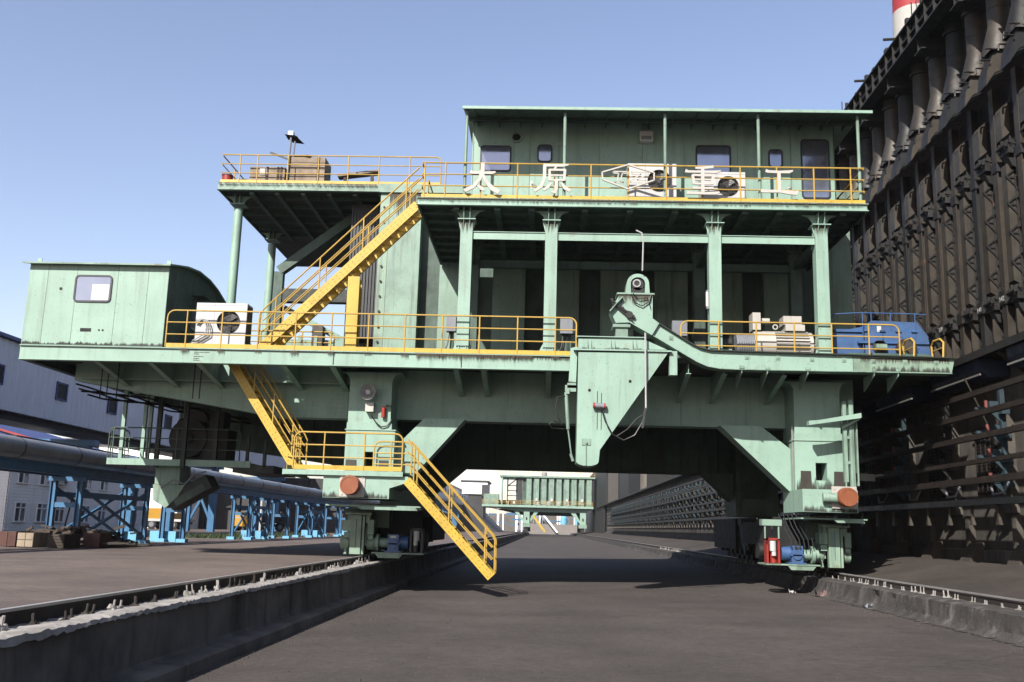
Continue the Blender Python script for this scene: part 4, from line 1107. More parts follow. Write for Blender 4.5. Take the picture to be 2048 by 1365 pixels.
# ================================================================== air-conditioning units
def ac_unit(x0, x1, z0, z1, y, fx, fz, r, label, depth=.55, lines=True):
    t = thing('air_conditioner', label, 'air conditioner', ((x0+x1)/2, y, z0), 'outdoor air conditioner units on the machine')
    w = MB()
    # front plate with a round fan opening
    n = 28; ci = [(fx+r*math.cos(2*math.pi*k/n), fz+r*math.sin(2*math.pi*k/n)) for k in range(n)]
    def edge(a):
        dx, dz = math.cos(a), math.sin(a); c = []
        if dx > 1e-6: c.append((x1-fx)/dx)
        if dx < -1e-6: c.append((x0-fx)/dx)
        if dz > 1e-6: c.append((z1-fz)/dz)
        if dz < -1e-6: c.append((z0-fz)/dz)
        m = min(c); return (fx+dx*m, fz+dz*m)
    ed = [edge(2*math.pi*k/n) for k in range(n)]
    for cxn, czn in ((x0, z0), (x1, z0), (x1, z1), (x0, z1)):
        k = min(range(n), key=lambda i: (ed[i][0]-cxn)**2+(ed[i][1]-czn)**2); ed[k] = (cxn, czn)
    w.add([(a, y, c) for a, c in ci]+[(a, y, c) for a, c in ed], [(k, (k+1) % n, n+(k+1) % n, n+k) for k in range(n)])
    w.add([(a, y, c) for a, c in ci]+[(a, y+.1, c) for a, c in ci], [(k, (k+1) % n, n+(k+1) % n, n+k) for k in range(n)])
    w.add([(x0, y, z0), (x1, y, z0), (x1, y, z1), (x0, y, z1), (x0, y+depth, z0), (x1, y+depth, z0), (x1, y+depth, z1), (x0, y+depth, z1)], [(0, 4, 7, 3), (3, 7, 6, 2), (1, 2, 6, 5), (0, 1, 5, 4), (4, 5, 6, 7)])
    co = w.part('casing', 'white', t)
    MB().cyl((fx, y+.1, fz), (fx, y+.11, fz), r*.99, n).part('fan_recess', 'dark', t)
    bl = MB()
    for k in range(3):
        a = 2*math.pi*k/3+.6
        c0, s0, c1, s1 = math.cos(a), math.sin(a), math.cos(a+.75), math.sin(a+.75)
        bl.add([(fx+.05*c0, y+.05, fz+.05*s0), (fx+r*.85*c0, y+.04, fz+r*.85*s0), (fx+r*.85*c1, y+.085, fz+r*.85*s1), (fx+.05*c1, y+.07, fz+.05*s1)], [(0, 1, 2, 3)])
    bl.cyl((fx, y+.03, fz), (fx, y+.09, fz), .06, 12)
    bl.part('fan', 'greyd', t)
    gr = MB()
    for k in range(4): gr.ring((fx, y-.012, fz), (0, 1, 0), r*(.3+.235*k), r*(.3+.235*k)-.006, .008, 24)
    for k in range(8):
        a = math.pi*k/4
        gr.bar((fx+.07*math.cos(a), y-.008, fz+.07*math.sin(a)), (fx+r*1.02*math.cos(a), y-.008, fz+r*1.02*math.sin(a)), .008, .006, (0, 1, 0))
    gr.part('fan_grille', 'dark', t)
    xs_ = x0+.36*(x1-x0) if fx > (x0+x1)/2 else x0+.64*(x1-x0)
    MB().box(xs_-.004, xs_+.004, y-.003, y-.0005, z0+.02, z1-.02).box(x0+.02, x1-.02, y-.003, y-.0005, z1-.07, z1-.063).part('panel_seam', 'grey', t)
    MB().box(x1+.001, x1+.012, y+.08, y+depth-.05, z0+.06, z1-.06).part('side_coil', 'dark', t)
    return t
ac_unit(-10.2, -8.72, 6.42, 7.78, 27.3, -9.24, 7.22, .34, 'white air conditioner with coiled hoses beside the left cabin')
ac_unit(2.27, 3.70, 11.02, 12.33, 27.55, 3.19, 11.80, .34, 'taller white air conditioner on the upper platform behind the hexagon sign')
ac_unit(4.42, 5.72, 11.02, 12.10, 27.55, 5.22, 11.66, .31, 'shorter white air conditioner on the upper platform behind the third character')
hz = MB(); rg = random.Random(6)
for k in range(3):
    c = Vector((-9.98+.05*k, 27.26, 6.98-.02*k)); rr_ = .30+.02*k; pts = []
    for i in range(16):
        a = 2.5-2.9*i/15
        pts.append(c+Vector((rr_*.62*math.cos(a)-.05, -.03-.02*k*.3, rr_*math.sin(a))))
    pts.append(pts[-1]+Vector((-.35, 0, -.22))); pts.append(Vector((-10.3, 27.2, 6.52+.008*k))); pts.append(Vector((-10.85, 27.18, 6.46+.006*k)))
    hz.tube(pts, .017, 6)
hz.single('coiled_hose', 'cable', 'loops of pale hose hung on the front of the left air conditioner', 'hose', (-10, 27.2, 6.42))

# ================================================================== sign characters on the upper railing
def stroke(mb, pts, ox, oz, sx, sz, y, th=.045):
    L = []; Rr = []
    n = len(pts)
    for i in range(n):
        a = pts[max(0, i-1)]; b = pts[min(n-1, i+1)]
        dx, dz = (b[0]-a[0])*sx, (b[1]-a[1])*sz; d = math.hypot(dx, dz) or 1
        nx, nz = -dz/d, dx/d; w = pts[i][2]/2
        px, pz = ox+pts[i][0]*sx, oz+pts[i][1]*sz
        L.append((px+nx*w, pz+nz*w)); Rr.append((px-nx*w, pz-nz*w))
    for i in range(n-1):
        mb.prism([L[i], L[i+1], Rr[i+1], Rr[i]], 'y', y-random.uniform(0, .003), y+th)
CH = {
 'tai': [[(.14, .70, .13), (.2, .67, .10), (.5, .665, .085), (.78, .67, .10), (.88, .70, .05)], [(.5, 1.0, .12), (.5, .75, .13), (.42, .45, .12), (.25, .2, .12), (.02, .06, .13), (-.04, .10, .03)],
         [(.5, .62, .10), (.62, .35, .12), (.8, .14, .16), (.98, .02, .16), (1.02, .08, .03)], [(.36, .24, .06), (.48, .14, .13), (.58, .06, .05)]],
 'yuan': [[(.22, .95, .09), (.3, .93, .09), (.8, .93, .09), (.94, .96, .05)], [(.26, .92, .11), (.26, .5, .11), (.17, .22, .11), (-.02, .06, .09)], [(.6, .92, .06), (.54, .8, .07)],
          [(.40, .80, .08), (.41, .42, .09)], [(.40, .78, .07), (.86, .78, .07)], [(.84, .80, .09), (.82, .42, .09)], [(.40, .6, .055), (.82, .6, .055)], [(.40, .44, .065), (.82, .44, .065)],
          [(.6, .44, .11), (.6, .12, .11), (.56, .03, .11), (.46, .04, .05)], [(.46, .34, .07), (.36, .2, .1), (.24, .1, .08)], [(.74, .34, .07), (.85, .18, .13), (1.0, .08, .10)]],
 'zhong': [[(.30, .94, .07), (.55, .95, .08), (.80, .99, .09)], [(.02, .84, .12), (.1, .81, .08), (.5, .81, .07), (.88, .81, .09), (1.0, .85, .05)], [(.22, .70, .08), (.26, .38, .10)], [(.22, .69, .07), (.80, .69, .07)], [(.80, .71, .09), (.75, .38, .10)],
           [(.25, .54, .05), (.77, .54, .05)], [(.27, .39, .06), (.76, .39, .06)], [(.22, .25, .08), (.5, .235, .06), (.8, .25, .08)], [(.06, .08, .12), (.15, .07, .09), (.5, .055, .075), (.86, .07, .10), (.96, .1, .06)], [(.5, .97, .10), (.5, .06, .11)]],
 'gong': [[(.14, .92, .11), (.22, .88, .09), (.5, .87, .08), (.78, .88, .10), (.88, .93, .05)], [(.5, .9, .11), (.5, .12, .11)], [(.0, .14, .12), (.1, .12, .10), (.5, .12, .085), (.78, .08, .13), (.95, .06, .14), (1.02, .14, .04)]]}
def character(key, x0, x1, z0, z1, y, label, group='white characters on the upper railing'):
    b = MB(); k = (x1-x0)
    for s_ in CH[key]:
        stroke(b, [(a, c, w*k*.86) for a, c, w in s_], x0, z0, x1-x0, z1-z0, y)
    return b.single('sign_character', 'offwhite', label, 'sign', ((x0+x1)/2, y, z0), group)
character('tai', -2.50, -1.50, 11.13, 12.03, 26.90, 'first white character, a crossed figure with two spread legs, left on upper railing')
character('yuan', -.46, .56, 11.14, 12.05, 26.90, 'second white character with a small box under a cliff stroke on upper railing')
character('zhong', 3.85, 4.89, 11.15, 12.02, 26.90, 'third white character of many stacked bars in front of the shorter air conditioner')
character('gong', 6.03, 7.08, 11.2, 11.98, 26.90, 'fourth white character like a capital I before the right cabin door')
hx = [(1.49, 11.57), (1.47, 11.79), (2.22, 12.03), (2.97, 11.80), (2.97, 11.57), (2.22, 11.29)]
lg = MB()
for a, b_ in zip(hx, hx[1:]+hx[:1]): lg.bar((a[0], 26.90, a[1]), (b_[0], 26.90, b_[1]), .04, .055, (0, 1, 0))
ol = [[(1.80, 11.82), (2.20, 11.82), (2.19, 11.77), (2.06, 11.77), (1.99, 11.52), (2.1, 11.49), (1.83, 11.49), (1.91, 11.52), (1.95, 11.77), (1.80, 11.77), (1.80, 11.82)],
      [(2.32, 11.82), (2.82, 11.82), (2.80, 11.76), (2.48, 11.57), (2.74, 11.57), (2.73, 11.50), (2.28, 11.50), (2.32, 11.57), (2.60, 11.75), (2.34, 11.75), (2.32, 11.82)]]
for o in ol:
    for a, b_ in zip(o[:-1], o[1:]): lg.bar((a[0], 26.90, a[1]), (b_[0], 26.90, b_[1]), .035, .02, (0, 1, 0))
for z in (11.42, 11.95): lg.bar((2.22, 26.93, z), (2.22, 27.0, z), .02, .02)
lg.single('hexagon_logo', 'offwhite', 'white outlined hexagon emblem with slanted letters T and Z on upper railing', 'sign', (2.22, 26.9, 11.2))

# ================================================================== loose things on the machine
def crate(x0, x1, y0, y1, z0, z1, nplank, label, mt='wood', battens=(), lid=None):
    t = thing('wooden_crate', label, 'crate', ((x0+x1)/2, (y0+y1)/2, z0))
    MB().box(x0+.03, x1-.03, y0+.03, y1-.03, z0, z1-.01).part('crate_core', 'woodd', t)
    h = (z1-z0)/nplank
    for k in range(nplank):
        MB().box(x0, x1, y0, y0+.028, z0+k*h+.008, z0+(k+1)*h-.008).part('plank', mt, t)
        MB().box(x0, x0+.028, y0+.03, y1, z0+k*h+.008, z0+(k+1)*h-.008).part('plank', mt, t)
        MB().box(x1-.028, x1, y0+.03, y1, z0+k*h+.008, z0+(k+1)*h-.008).part('plank', mt, t)
    for x in battens: MB().box(x-.035, x+.035, y0-.025, y0-.002, z0+.01, z1-.01).part('batten', 'woodd', t)
    if lid: MB().hexa(lid).part('tilted_lid', 'woodd', t)
    return t
crate(-9.72, -8.36, 33.9, 34.9, 13.72, 14.88, 5, 'tall brown plank crate with its lid askew on the top left deck', battens=(-8.6,),
      lid=[(-9.75, 34.0, 14.95), (-8.95, 33.8, 14.90), (-8.75, 34.9, 14.98), (-9.6, 35.0, 15.1), (-9.75, 34.0, 14.98), (-8.95, 33.8, 14.93), (-8.75, 34.9, 15.01), (-9.6, 35.0, 15.13)])
c2 = crate(-11.15, -9.85, 33.95, 34.7, 13.72, 14.50, 1, 'low grey brown box with a white patch beside the tall crate on top deck', battens=(-10.5, -10.1, -9.98))
MB().box(-10.78, -10.52, 33.92, 33.948, 14.18, 14.42).part('paper_label', 'paper', c2)
t = thing('work_bench', 'rough wooden bench with a tilted top on the top deck', 'bench', (-7.2, 34.2, 13.72))
MB().bar((-7.9, 34.2, 14.22), (-6.42, 34.2, 14.42), .4, .09).part('bench_top', 'wood', t)
for x in (-7.62, -6.62): MB().box(x-.05, x+.05, 34.05, 34.15, 13.72, 14.25 if x < -7 else 14.38).part('bench_leg', 'woodd', t)
MB().bar((-7.6, 34.2, 13.85), (-6.6, 34.2, 13.95), .04, .05).bar((-6.9, 34.3, 13.75), (-6.6, 34.3, 14.2), .04, .04).part('bench_brace', 'woodd', t)
MB().cyl((-11.9, 33.75, 13.72), (-11.9, 33.75, 14.05), .19, 18, .2).ring((-11.9, 33.75, 14.02), (0, 0, 1), .21, .17, .03).single('paint_bucket', 'red', 'small red bucket at the left corner of the top deck', 'bucket', (-11.9, 33.75, 13.72))
b = MB().bar((-11.7, 34.3, 13.95), (-11.1, 34.1, 13.80), .3, .05).bar((-11.75, 34.5, 14.12), (-11.1, 34.4, 14.1), .3, .05)
b.single('plank_pile', 'tan', 'small pile of planks between the red bucket and the low box', 'planks', (-11.4, 34.3, 13.72))
t = thing('camera_mast', 'slim mast with a white camera box behind the tall crate', 'mast', (-9.72, 34.2, 13.72))
MB().tube([(-9.72, 33.85, 13.72), (-9.68, 33.85, 15.65)], .04, 8).tube([(-9.6, 33.95, 14.4), (-9.55, 33.95, 15.5)], .03, 8).part('mast_pole', 'grey', t)
MB().add([(-9.9, 33.7, 15.68), (-9.5, 33.75, 15.66), (-9.25, 34.2, 15.5), (-9.7, 34.2, 15.55)], [(0, 1, 2, 3)]).box(-9.85, -9.45, 33.8, 34.1, 15.62, 15.66).part('mast_plate', 'soot', t)
MB().box(-9.8, -9.6, 33.8, 34.0, 15.68, 15.86).part('camera_box', 'white', t)
MB().bar((-10.4, 33.8, 15.0), (-9.7, 33.85, 14.75), .05, .06).part('mast_arm', 'greyd', t)

# electric motor and blue gearbox on the right deck
t = thing('electric_motor', 'big grey finned electric motor behind the right railing', 'motor', (6.9, 28.1, 6.42))
ym, zm = 28.1, 6.98
MB().cyl((5.95, ym, zm), (6.55, ym, zm), .44, 28).part('motor_shell', 'alu', t)
b = MB().cyl((6.55, ym, zm), (7.55, ym, zm), .39, 24)
for k in range(26):
    a = 2*math.pi*k/26
    b.bar((6.56, ym+.41*math.cos(a), zm+.41*math.sin(a)), (7.52, ym+.41*math.cos(a), zm+.41*math.sin(a)), .012, .07, (0, math.cos(a), math.sin(a)))
b.part('motor_fins', 'alu', t)
MB().cyl((7.5, ym, zm), (7.62, ym, zm), .42, 20).cyl((7.62, ym, zm), (8.0, ym, zm), .1, 12).part('motor_end', 'alu', t)
b = MB().cyl((5.45, ym, zm), (5.95, ym, zm), .34, 20)
for k in range(7): b.ring((5.5+.065*k, ym, zm), (1, 0, 0), .37, .33, .02, 20)
b.part('brake_drum', 'grey', t)
MB().box(6.85, 7.4, ym-.3, ym+.3, zm+.42, zm+.6).box(6.8, 7.32, ym-.26, ym+.26, zm+.61, zm+.86).part('terminal_box', 'alu', t)
MB().box(5.92, 6.15, ym-.25, ym+.25, zm+.44, zm+.95).cyl((6.1, ym, zm+.75), (6.45, ym, zm+.75), .09, 12).part('fan_motor', 'alu', t)
MB().ring((6.62, ym-.02, zm+.58), (0, 1, 0), .08, .05, .04, 16).part('lifting_eye', 'alu', t)
MB().box(5.9, 7.5, ym-.45, ym+.45, 6.42, 6.52).box(4.9, 5.3, ym-.3, ym+.3, 6.42, 6.98).part('motor_base', 'green_d', t)
MB().cyl((4.85, ym, zm), (5.3, ym, zm), .34, 18).part('coupling_guard', 'blackm', t)
t = thing('gearbox', 'large blue gearbox at the right end of the deck near the oven doors', 'gearbox', (9.7, 28.4, 6.42))
y0, y1 = 27.95, 29.0
MB().prism([(9.15, 6.62), (10.75, 6.62), (11.0, 6.75), (10.95, 7.35), (10.65, 7.75), (9.35, 7.78), (9.15, 7.6)], 'y', y0, y1).part('gear_housing', 'blue', t)
MB().prism([(8.15, 6.62), (9.14, 6.62), (9.14, 7.62), (8.6, 7.5), (8.25, 7.42)], 'y', y0+.1, y1-.1).part('bevel_housing', 'blue', t)
MB().box(8.95, 10.95, y0-.06, y1+.06, 7.1, 7.17).box(9.2, 10.8, y0-.05, y1, 6.42, 6.6).box(8.3, 9.1, y0+.04, y1, 7.44, 7.52).part('split_flange', 'blue', t)
b = MB()
for x in (9.2, 9.65, 10.1, 10.55): b.cyl((x, y0-.03, 7.2), (x, y0-.03, 7.4), .02, 6).box(x-.08, x+.08, y0-.05, y0, 7.45, 7.5)
for k in range(10):
    a = 2*math.pi*k/10
    b.cyl((10.3+.36*math.cos(a), y0-.02, 6.98+.36*math.sin(a)), (10.3+.36*math.cos(a), y0, 6.98+.36*math.sin(a)), .022, 6)
b.part('housing_bolts', 'blue', t)
MB().cyl((10.3, y0-.08, 6.95), (10.3, y0, 6.95), .3, 24).part('bearing_cover', 'soot', t)
MB().cyl((10.3, y0-.14, 6.97), (10.3, y0-.08, 6.97), .2, 20).cyl((9.55, y0-.06, 7.0), (9.55, y0, 7.0), .2, 18).part('brass_cap', 'brown2', t)
MB().box(9.42, 9.72, y0-.16, y0-.02, 6.9, 7.06).part('oil_box', 'green_d', t)
MB().box(9.5, 9.62, y0-.012, y0-.002, 7.45, 7.62).part('nameplate', 'white', t)
rl_ = MB().tube([(8.0, y0, 7.6), (8.3, y0, 7.95), (9.0, y0, 8.0), (10.3, y0, 8.0), (10.9, y0, 7.98)], .018, 6)
for x in (9.1, 9.35, 9.9, 10.6): rl_.tube([(x, y0, 7.5 if x > 9.2 else 6.5), (x, y0, 8.02)], .016, 6)
rl_.part('oil_pipe', 'blue', t)
MB().hexa([(8.2, 27.14, 6.50), (10.9, 27.14, 6.52), (10.7, 27.5, 6.72), (8.55, 27.5, 6.72), (8.2, 27.14, 6.52), (10.9, 27.14, 6.54), (10.7, 27.52, 6.74), (8.55, 27.52, 6.74)]).single('drip_tray', 'green_s', 'dark green sloping drip tray in front of the blue gearbox', 'tray', (9.5, 27.3, 6.5))

# lamps, boxes, extinguisher
t = thing('floodlight', 'round white floodlight with its ballast box on the left leg', 'floodlight', (-5.19, 28.050, 4.5))
b = MB(); n = 28; prof = [(.23, 27.870), (.235, 27.885), (.2, 27.990), (.12, 28.100), (.06, 28.200)]
for i, (r, yy) in enumerate(prof):
    b.v += [(-5.19+r*math.cos(2*math.pi*k/n), yy, 5.36+r*math.sin(2*math.pi*k/n)) for k in range(n)]
for i in range(len(prof)-1):
    for k in range(n): b.f.append((i*n+k, i*n+(k+1) % n, (i+1)*n+(k+1) % n, (i+1)*n+k))
b.f.append(tuple(range(4*n, 5*n)))
b.part('lamp_bowl', 'lampw', t)
MB().cyl((-5.19, 27.910, 5.36), (-5.19, 28.010, 5.36), .07, 14).part('lamp_bulb', 'white', t)
MB().ring((-5.19, 27.895, 5.36), (0, 1, 0), .222, .215, .01).part('lamp_rim', 'alu', t)
MB().box(-5.27, -5.03, 28.070, 28.300, 4.81, 5.07).tube([(-5.1, 28.250, 5.1), (-5.1, 28.250, 5.0)], .03, 6).part('ballast_box', 'alu', t)
MB().tube([(-5.1, 28.150, 4.72), (-4.95, 28.170, 4.5), (-4.8, 28.190, 4.38), (-4.62, 28.210, 4.42), (-4.5, 28.230, 4.6)], .02, 6).part('lamp_cable', 'blackm', t)
t = thing('fire_extinguisher', 'small red fire extinguisher beside the round floodlight on the left leg', 'fire extinguisher', (-4.77, 28.200, 4.65))
MB().cyl((-4.75, 28.210, 4.66), (-4.75, 28.210, 4.93), .065, 14).cyl((-4.75, 28.210, 4.93), (-4.75, 28.210, 4.98), .065, 14, .025).part('cylinder', 'red', t)
MB().box(-4.69, -4.62, 28.170, 28.230, 4.98, 5.03).tube([(-4.63, 28.200, 5.0), (-4.55, 28.190, 5.02), (-4.51, 28.190, 4.92), (-4.53, 28.200, 4.75)], .012, 6).part('nozzle_hose', 'blackm', t)
t = thing('wall_lamp', 'square white lamp high on the upper cabin wall', 'lamp', (2.85, 28.500, 13.6))
MB().box(2.70, 3.10, 28.350, 28.580, 13.38, 13.70).part('lamp_case', 'lampw', t)
MB().box(2.74, 3.06, 28.340, 28.349, 13.42, 13.54).part('lamp_glass', 'grey', t)
MB().tube([(2.58, 28.570, 12.4), (2.58, 28.570, 13.5), (2.70, 28.550, 13.54)], .012, 6).part('lamp_conduit', 'cable', t)
t = thing('tube_lamp', 'short white tube lamp on the side of the third front column', 'lamp', (4.5, 27.3, 8.2))
MB().cyl((4.53, 27.3, 7.95), (4.53, 27.3, 8.38), .045, 10).part('tube', 'lampw', t)
MB().box(4.5, 4.57, 27.26, 27.36, 7.88, 7.95).box(4.5, 4.57, 27.26, 27.36, 8.38, 8.43).part('tube_socket', 'grey', t)
for x, w, lab in ((-3.14, .3, 'pale grey junction box beside the first front column'), (.37, .45, 'grey junction box behind the rounded end of the left railing'), (3.80, .46, 'grey junction box behind the start of the right railing')):
    t = thing('junction_box', lab, 'junction box', (x, 29.4, 7.4), 'junction boxes along the main deck')
    MB().box(x, x+w, 29.4, 29.62, 7.5, 7.98).part('box_body', 'grey', t)
    MB().box(x+.01, x+w-.01, 29.385, 29.398, 7.51, 7.97).part('box_door', 'grey', t)
    MB().tube([(x+.1, 29.5, 7.5), (x+.05, 29.48, 7.1), (x-.1, 29.45, 6.75), (x-.05, 29.45, 6.42)], .02, 6).tube([(x+.22, 29.5, 7.5), (x+.24, 29.5, 6.42)], .015, 6).part('box_cable', 'blackm', t)
    MB().box(x+.1, x+w-.1, 29.62, 29.7, 6.41, 7.9).part('box_stand', 'green_s', t)
# ================================================================== coke oven battery (right)
BT = thing('oven_battery', 'long sooty black coke oven battery with rows of doors, buckstays and pipes on the right', 'industrial building', (13, 30, 1.0))
def B_(mb, name, mt='soot', parent=None): return mb.part(name, mt, parent or BT)
PI_ = 1.44; Y0 = 22.9
bw = B_(MB().box(13.25, 18, 14, 62, 6.5, 14.6), 'oven_wall', 'soot2')
NB = 16
def bshared(key, fn, mt, name, loc, rot=(0, 0, 0), parent=None): return inst(shared(key, fn, mt), name, parent or BT, loc, rot)
def buck():
    return MB().ibeam((0, 0, 0), (0, 0, 8.0), .26, .30, .03, (1, 0, 0))
def shield():
    b = MB()
    b.prism([(0, 0), (0, .8), (.06, .95), (.24, 1.08), (.24, .2)], 'y', -.012, .012)
    b.prism([(0, 0), (0, .8), (.02, .82), (.02, .02)], 'y', .013, .36)
    b.prism([(0, .8), (.06, .95), (.24, 1.08), (.24, 1.10), (.05, .97), (-.01, .81)], 'y', .013, .36)
    return b
def latch():
    b = MB(); rg = random.Random(5)
    for y0 in (-.22, .14):
        b.prism([(-.16, .1), (-.1, .26), (.06, .33), (.2, .28), (.2, .15), (.06, .2), (-.05, .12), (-.12, -.02)], 'y', y0, y0+.06)
    b.box(-.06, .1, -.26, .24, -.12, .12).cyl((-.12, -.27, .1), (-.12, .24, .1), .045, 8).cyl((0, -.3, .2), (0, .26, .2), .04, 8)
    for k in range(7):
        x = -.15+rg.uniform(0, .22); b.box(x, x+.09, -.26+.07*k, -.225+.07*k, .02+rg.uniform(0, .08), .3)
    b.prism([(-.06, -.1), (.2, -.1), (.2, -.5), (.1, -.45)], 'y', -.14, .14)
    return b
def dside(h):
    return lambda: MB().prism([(0, .06), (0, h-.06), (.2, h+.05), (.2, -.05)], 'y', -.012, .012).box(0, .025, .013, .3, .06, h-.06)
def gus():
    b = MB().bar((-.04, -.02, 0), (.2, -.02, .2), .05, .045, (0, 1, 0)).bar((-.04, -.02, 0), (.2, -.02, -.26), .05, .045, (0, 1, 0)).bar((-.02, -.02, -.03), (.2, -.02, -.03), .05, .03, (0, 1, 0)); return b
def cbar(): return MB().box(-.10, -.04, -.05, .46, -.03, .03).box(-.13, -.02, .1, .2, -.06, .06).box(-.11, 0, .3, .36, -.05, .05)
rg = random.Random(77)
for k in range(NB):
    y = Y0+k*PI_
    bshared('buckstay' if k % 4 else 'buckstay_b', buck, 'brown' if k % 4 else 'soot', 'buckstay', (12.98, y, 6.62))
    bshared('buckstay_collar', lambda: MB().box(-.2, .16, -.17, .17, 0, .36), 'soot', 'buckstay_collar', (12.98, y, 8.15+rg.uniform(-.04, .04)))
    bshared('buckstay_collar_u', lambda: MB().box(-.18, .16, -.17, .17, 0, .28), 'soot', 'buckstay_collar', (12.98, y, 12.05))
    pm_ = ('slate', 'soot2', 'soot', 'slate', 'brown')[k % 5]
    bshared('door_panel_'+pm_, lambda: MB().box(0, .1, 0, .62, 0, 6.9), pm_, 'door_panel', (13.12, y+.14, 6.9))
    bshared('door_body', lambda: MB().box(0, .2, 0, .40, 0, 7.3), 'soot', 'door_body', (13.02, y+.86, 6.7))
    dm = 'brown2' if k % 3 else 'brown'
    bshared('door_side_'+dm, dside(3.5), dm, 'door_side', (12.86, y+.84, 8.65))
    bshared('door_side_top', lambda: MB().prism([(0, .35), (.05, .05), (.2, -.25), (.2, 1.0), (0, .9)], 'y', -.012, .012), 'brown2', 'door_side', (12.86, y+.84, 7.0))
    bshared('door_shield', shield, 'brown2', 'door_shield', (12.80, y+.82, 12.85))
    bshared('latch', latch, 'soot', 'door_latch', (12.86, y+.80, 12.45), (0, 0, rg.uniform(-.05, .05)))
    bshared('latch', latch, 'soot', 'door_latch', (12.86, y+.80, 8.25), (0, 0, rg.uniform(-.05, .05)))
    for z in (9.2, 10.05, 10.9, 11.7): bshared('gusset_bar', gus, 'soot2', 'door_gusset', (12.86, y+.825, z+rg.uniform(-.05, .05)))
    for z in (7.3, 8.85, 9.65, 10.45, 11.25, 12.75, 13.6): bshared('clip_bar', cbar, 'soot', 'clip_bar', (13.12, y+.2, z+rg.uniform(-.04, .04)))
    bshared('door_foot', lambda: MB().hexa([(-.25, 0, 0), (.2, 0, 0), (.2, .5, 0), (-.25, .5, 0), (-.05, .05, .45), (.2, .05, .45), (.2, .45, .45), (-.05, .45, .45)]), 'brown2', 'door_foot', (13.02, y+.6, 6.62))
# number plates painted on two collars
def text_mesh(txt, size, mt):
    cu = bpy.data.curves.new('t', 'FONT'); cu.body = txt; cu.size = size; cu.extrude = .003; cu.align_x = 'CENTER'
    o = bpy.data.objects.new('t', cu); COL.objects.link(o)
    bpy.context.view_layer.update()
    me = bpy.data.meshes.new_from_object(o.evaluated_get(bpy.context.evaluated_depsgraph_get()))
    bpy.data.objects.remove(o); me.materials.clear(); me.materials.append(M[mt]); return me
for k, txt in ((3, '142'), (4, '141'), (6, '139')):
    y = Y0+k*PI_
    inst(shared('number_plate', lambda: MB().box(-.005, 0, -.15, .15, -.1, .2), 'slate'), 'number_plate', BT, (12.776, y, 8.28))
    inst(text_mesh(txt, .21, 'paper'), 'door_number', BT, (12.769, y, 8.24), (rad(90), 0, rad(-90)))
# hoods, standpipes and the collecting-main girder on top
def hood():
    b = MB(); pf = [(-.62, 0.0), (-.56, .45), (-.22, 1.35), (.15, 1.75), (.15, .8), (-.1, .5), (-.36, .38)]
    b.prism(pf, 'y', .265, .29)
    b.prism([(-.62, 0.0), (-.56, .45), (-.22, 1.35), (.15, 1.75), (.15, 1.72), (-.2, 1.32), (-.53, .44), (-.58, 0)], 'y', -.262, .262)
    b.prism([(-.5, .3), (-.36, .38), (-.1, .5), (-.1, .45), (-.34, .33), (-.48, .26)], 'y', -.262, .262)
    return b
def cheek(): return MB().prism([(-.62, 0.0), (-.56, .45), (-.22, 1.35), (.15, 1.75), (.15, .8), (-.1, .5), (-.36, .38)], 'y', -.29, -.264)
def hoodbar(): return MB().tube([(0, -.38, 0), (-.2, -.42, 0), (-.3, -.42, -.02)], .028, 6)
def hoodhook(): return MB().tube([(0, .1, 0), (-.2, .1, 0), (-.22, .1, -.2)], .03, 6)
def spipe():
    b = MB(); n = 20
    b.cyl((0, 0, 1.2), (0, 0, 3.6), .31, n)
    b.ring((0, 0, 2.5), (0, 0, 1), .39, .29, .1, n)
    b.ring((0, 0, 1.75), (0, 0, 1), .325, .29, .03, n)
    # square-to-round transition
    ring = [(.31*math.cos(2*math.pi*k/n), .31*math.sin(2*math.pi*k/n), 1.25) for k in range(n)]
    sq = [(-.45, -.4, .35), (.3, -.4, .35), (.3, .4, .35), (-.45, .4, .35)]
    k0 = len(b.v); b.v += ring+sq
    for k in range(n):
        a = 2*math.pi*(k+.5)/n; c = 2 if 0 <= a < math.pi/2 else 3 if a < math.pi else 0 if a < 1.5*math.pi else 1
        b.f.append((k0+k, k0+(k+1) % n, k0+n+c))
    for k, (p, q) in ((0, (1, 2)), (5, (2, 3)), (10, (3, 0)), (15, (0, 1))): b.f.append((k0+k, k0+n+p, k0+n+q))
    return b
for k in range(-1, NB+1):
    y = Y0+.72+k*PI_
    bshared('standpipe_%d' % (k % 3), spipe, ('brown', 'soot', 'brown2')[k % 3], 'standpipe', (12.9, y, 14.9+(.0 if k % 2 else .12)))
    bshared('hood', hood, 'brown' if k % 4 == 1 else 'soot', 'standpipe_hood', (12.9, y, 14.3))
    cm = ('brown2', 'slate', 'brown')[k % 3]; bshared('hood_cheek_'+cm, cheek, cm, 'hood_cheek', (12.9, y, 14.3))  # lighter steel on the cheeks puts their sunlit side into the colour
    for z, x in ((15.0, 12.4), (15.35, 12.56)):
        bshared('hood_bar', hoodbar, 'soot', 'hood_lever', (x, y, z)); bshared('hood_hook', hoodhook, 'soot', 'hood_lever', (x, y, z))
    if k % 2 == 0: bshared('outrigger', lambda: MB().box(-.75, .5, -.3, .3, 0, .04).prism([(-.75, .04), (.4, .04), (.4, .8), (-.75, .55)], 'y', -.02, .02), 'soot', 'girder_bracket', (12.7, y+.7, 17.3))
B_(MB().box(12.0, 12.1, 12, 64, 17.85, 18.55), 'main_girder_web', 'soot')
B_(MB().box(11.8, 12.3, 12, 64, 18.56, 18.62).box(11.82, 12.25, 12, 64, 17.78, 17.84).box(11.88, 12.0, 12, 64, 18.16, 18.22), 'main_girder_flange', 'soot')
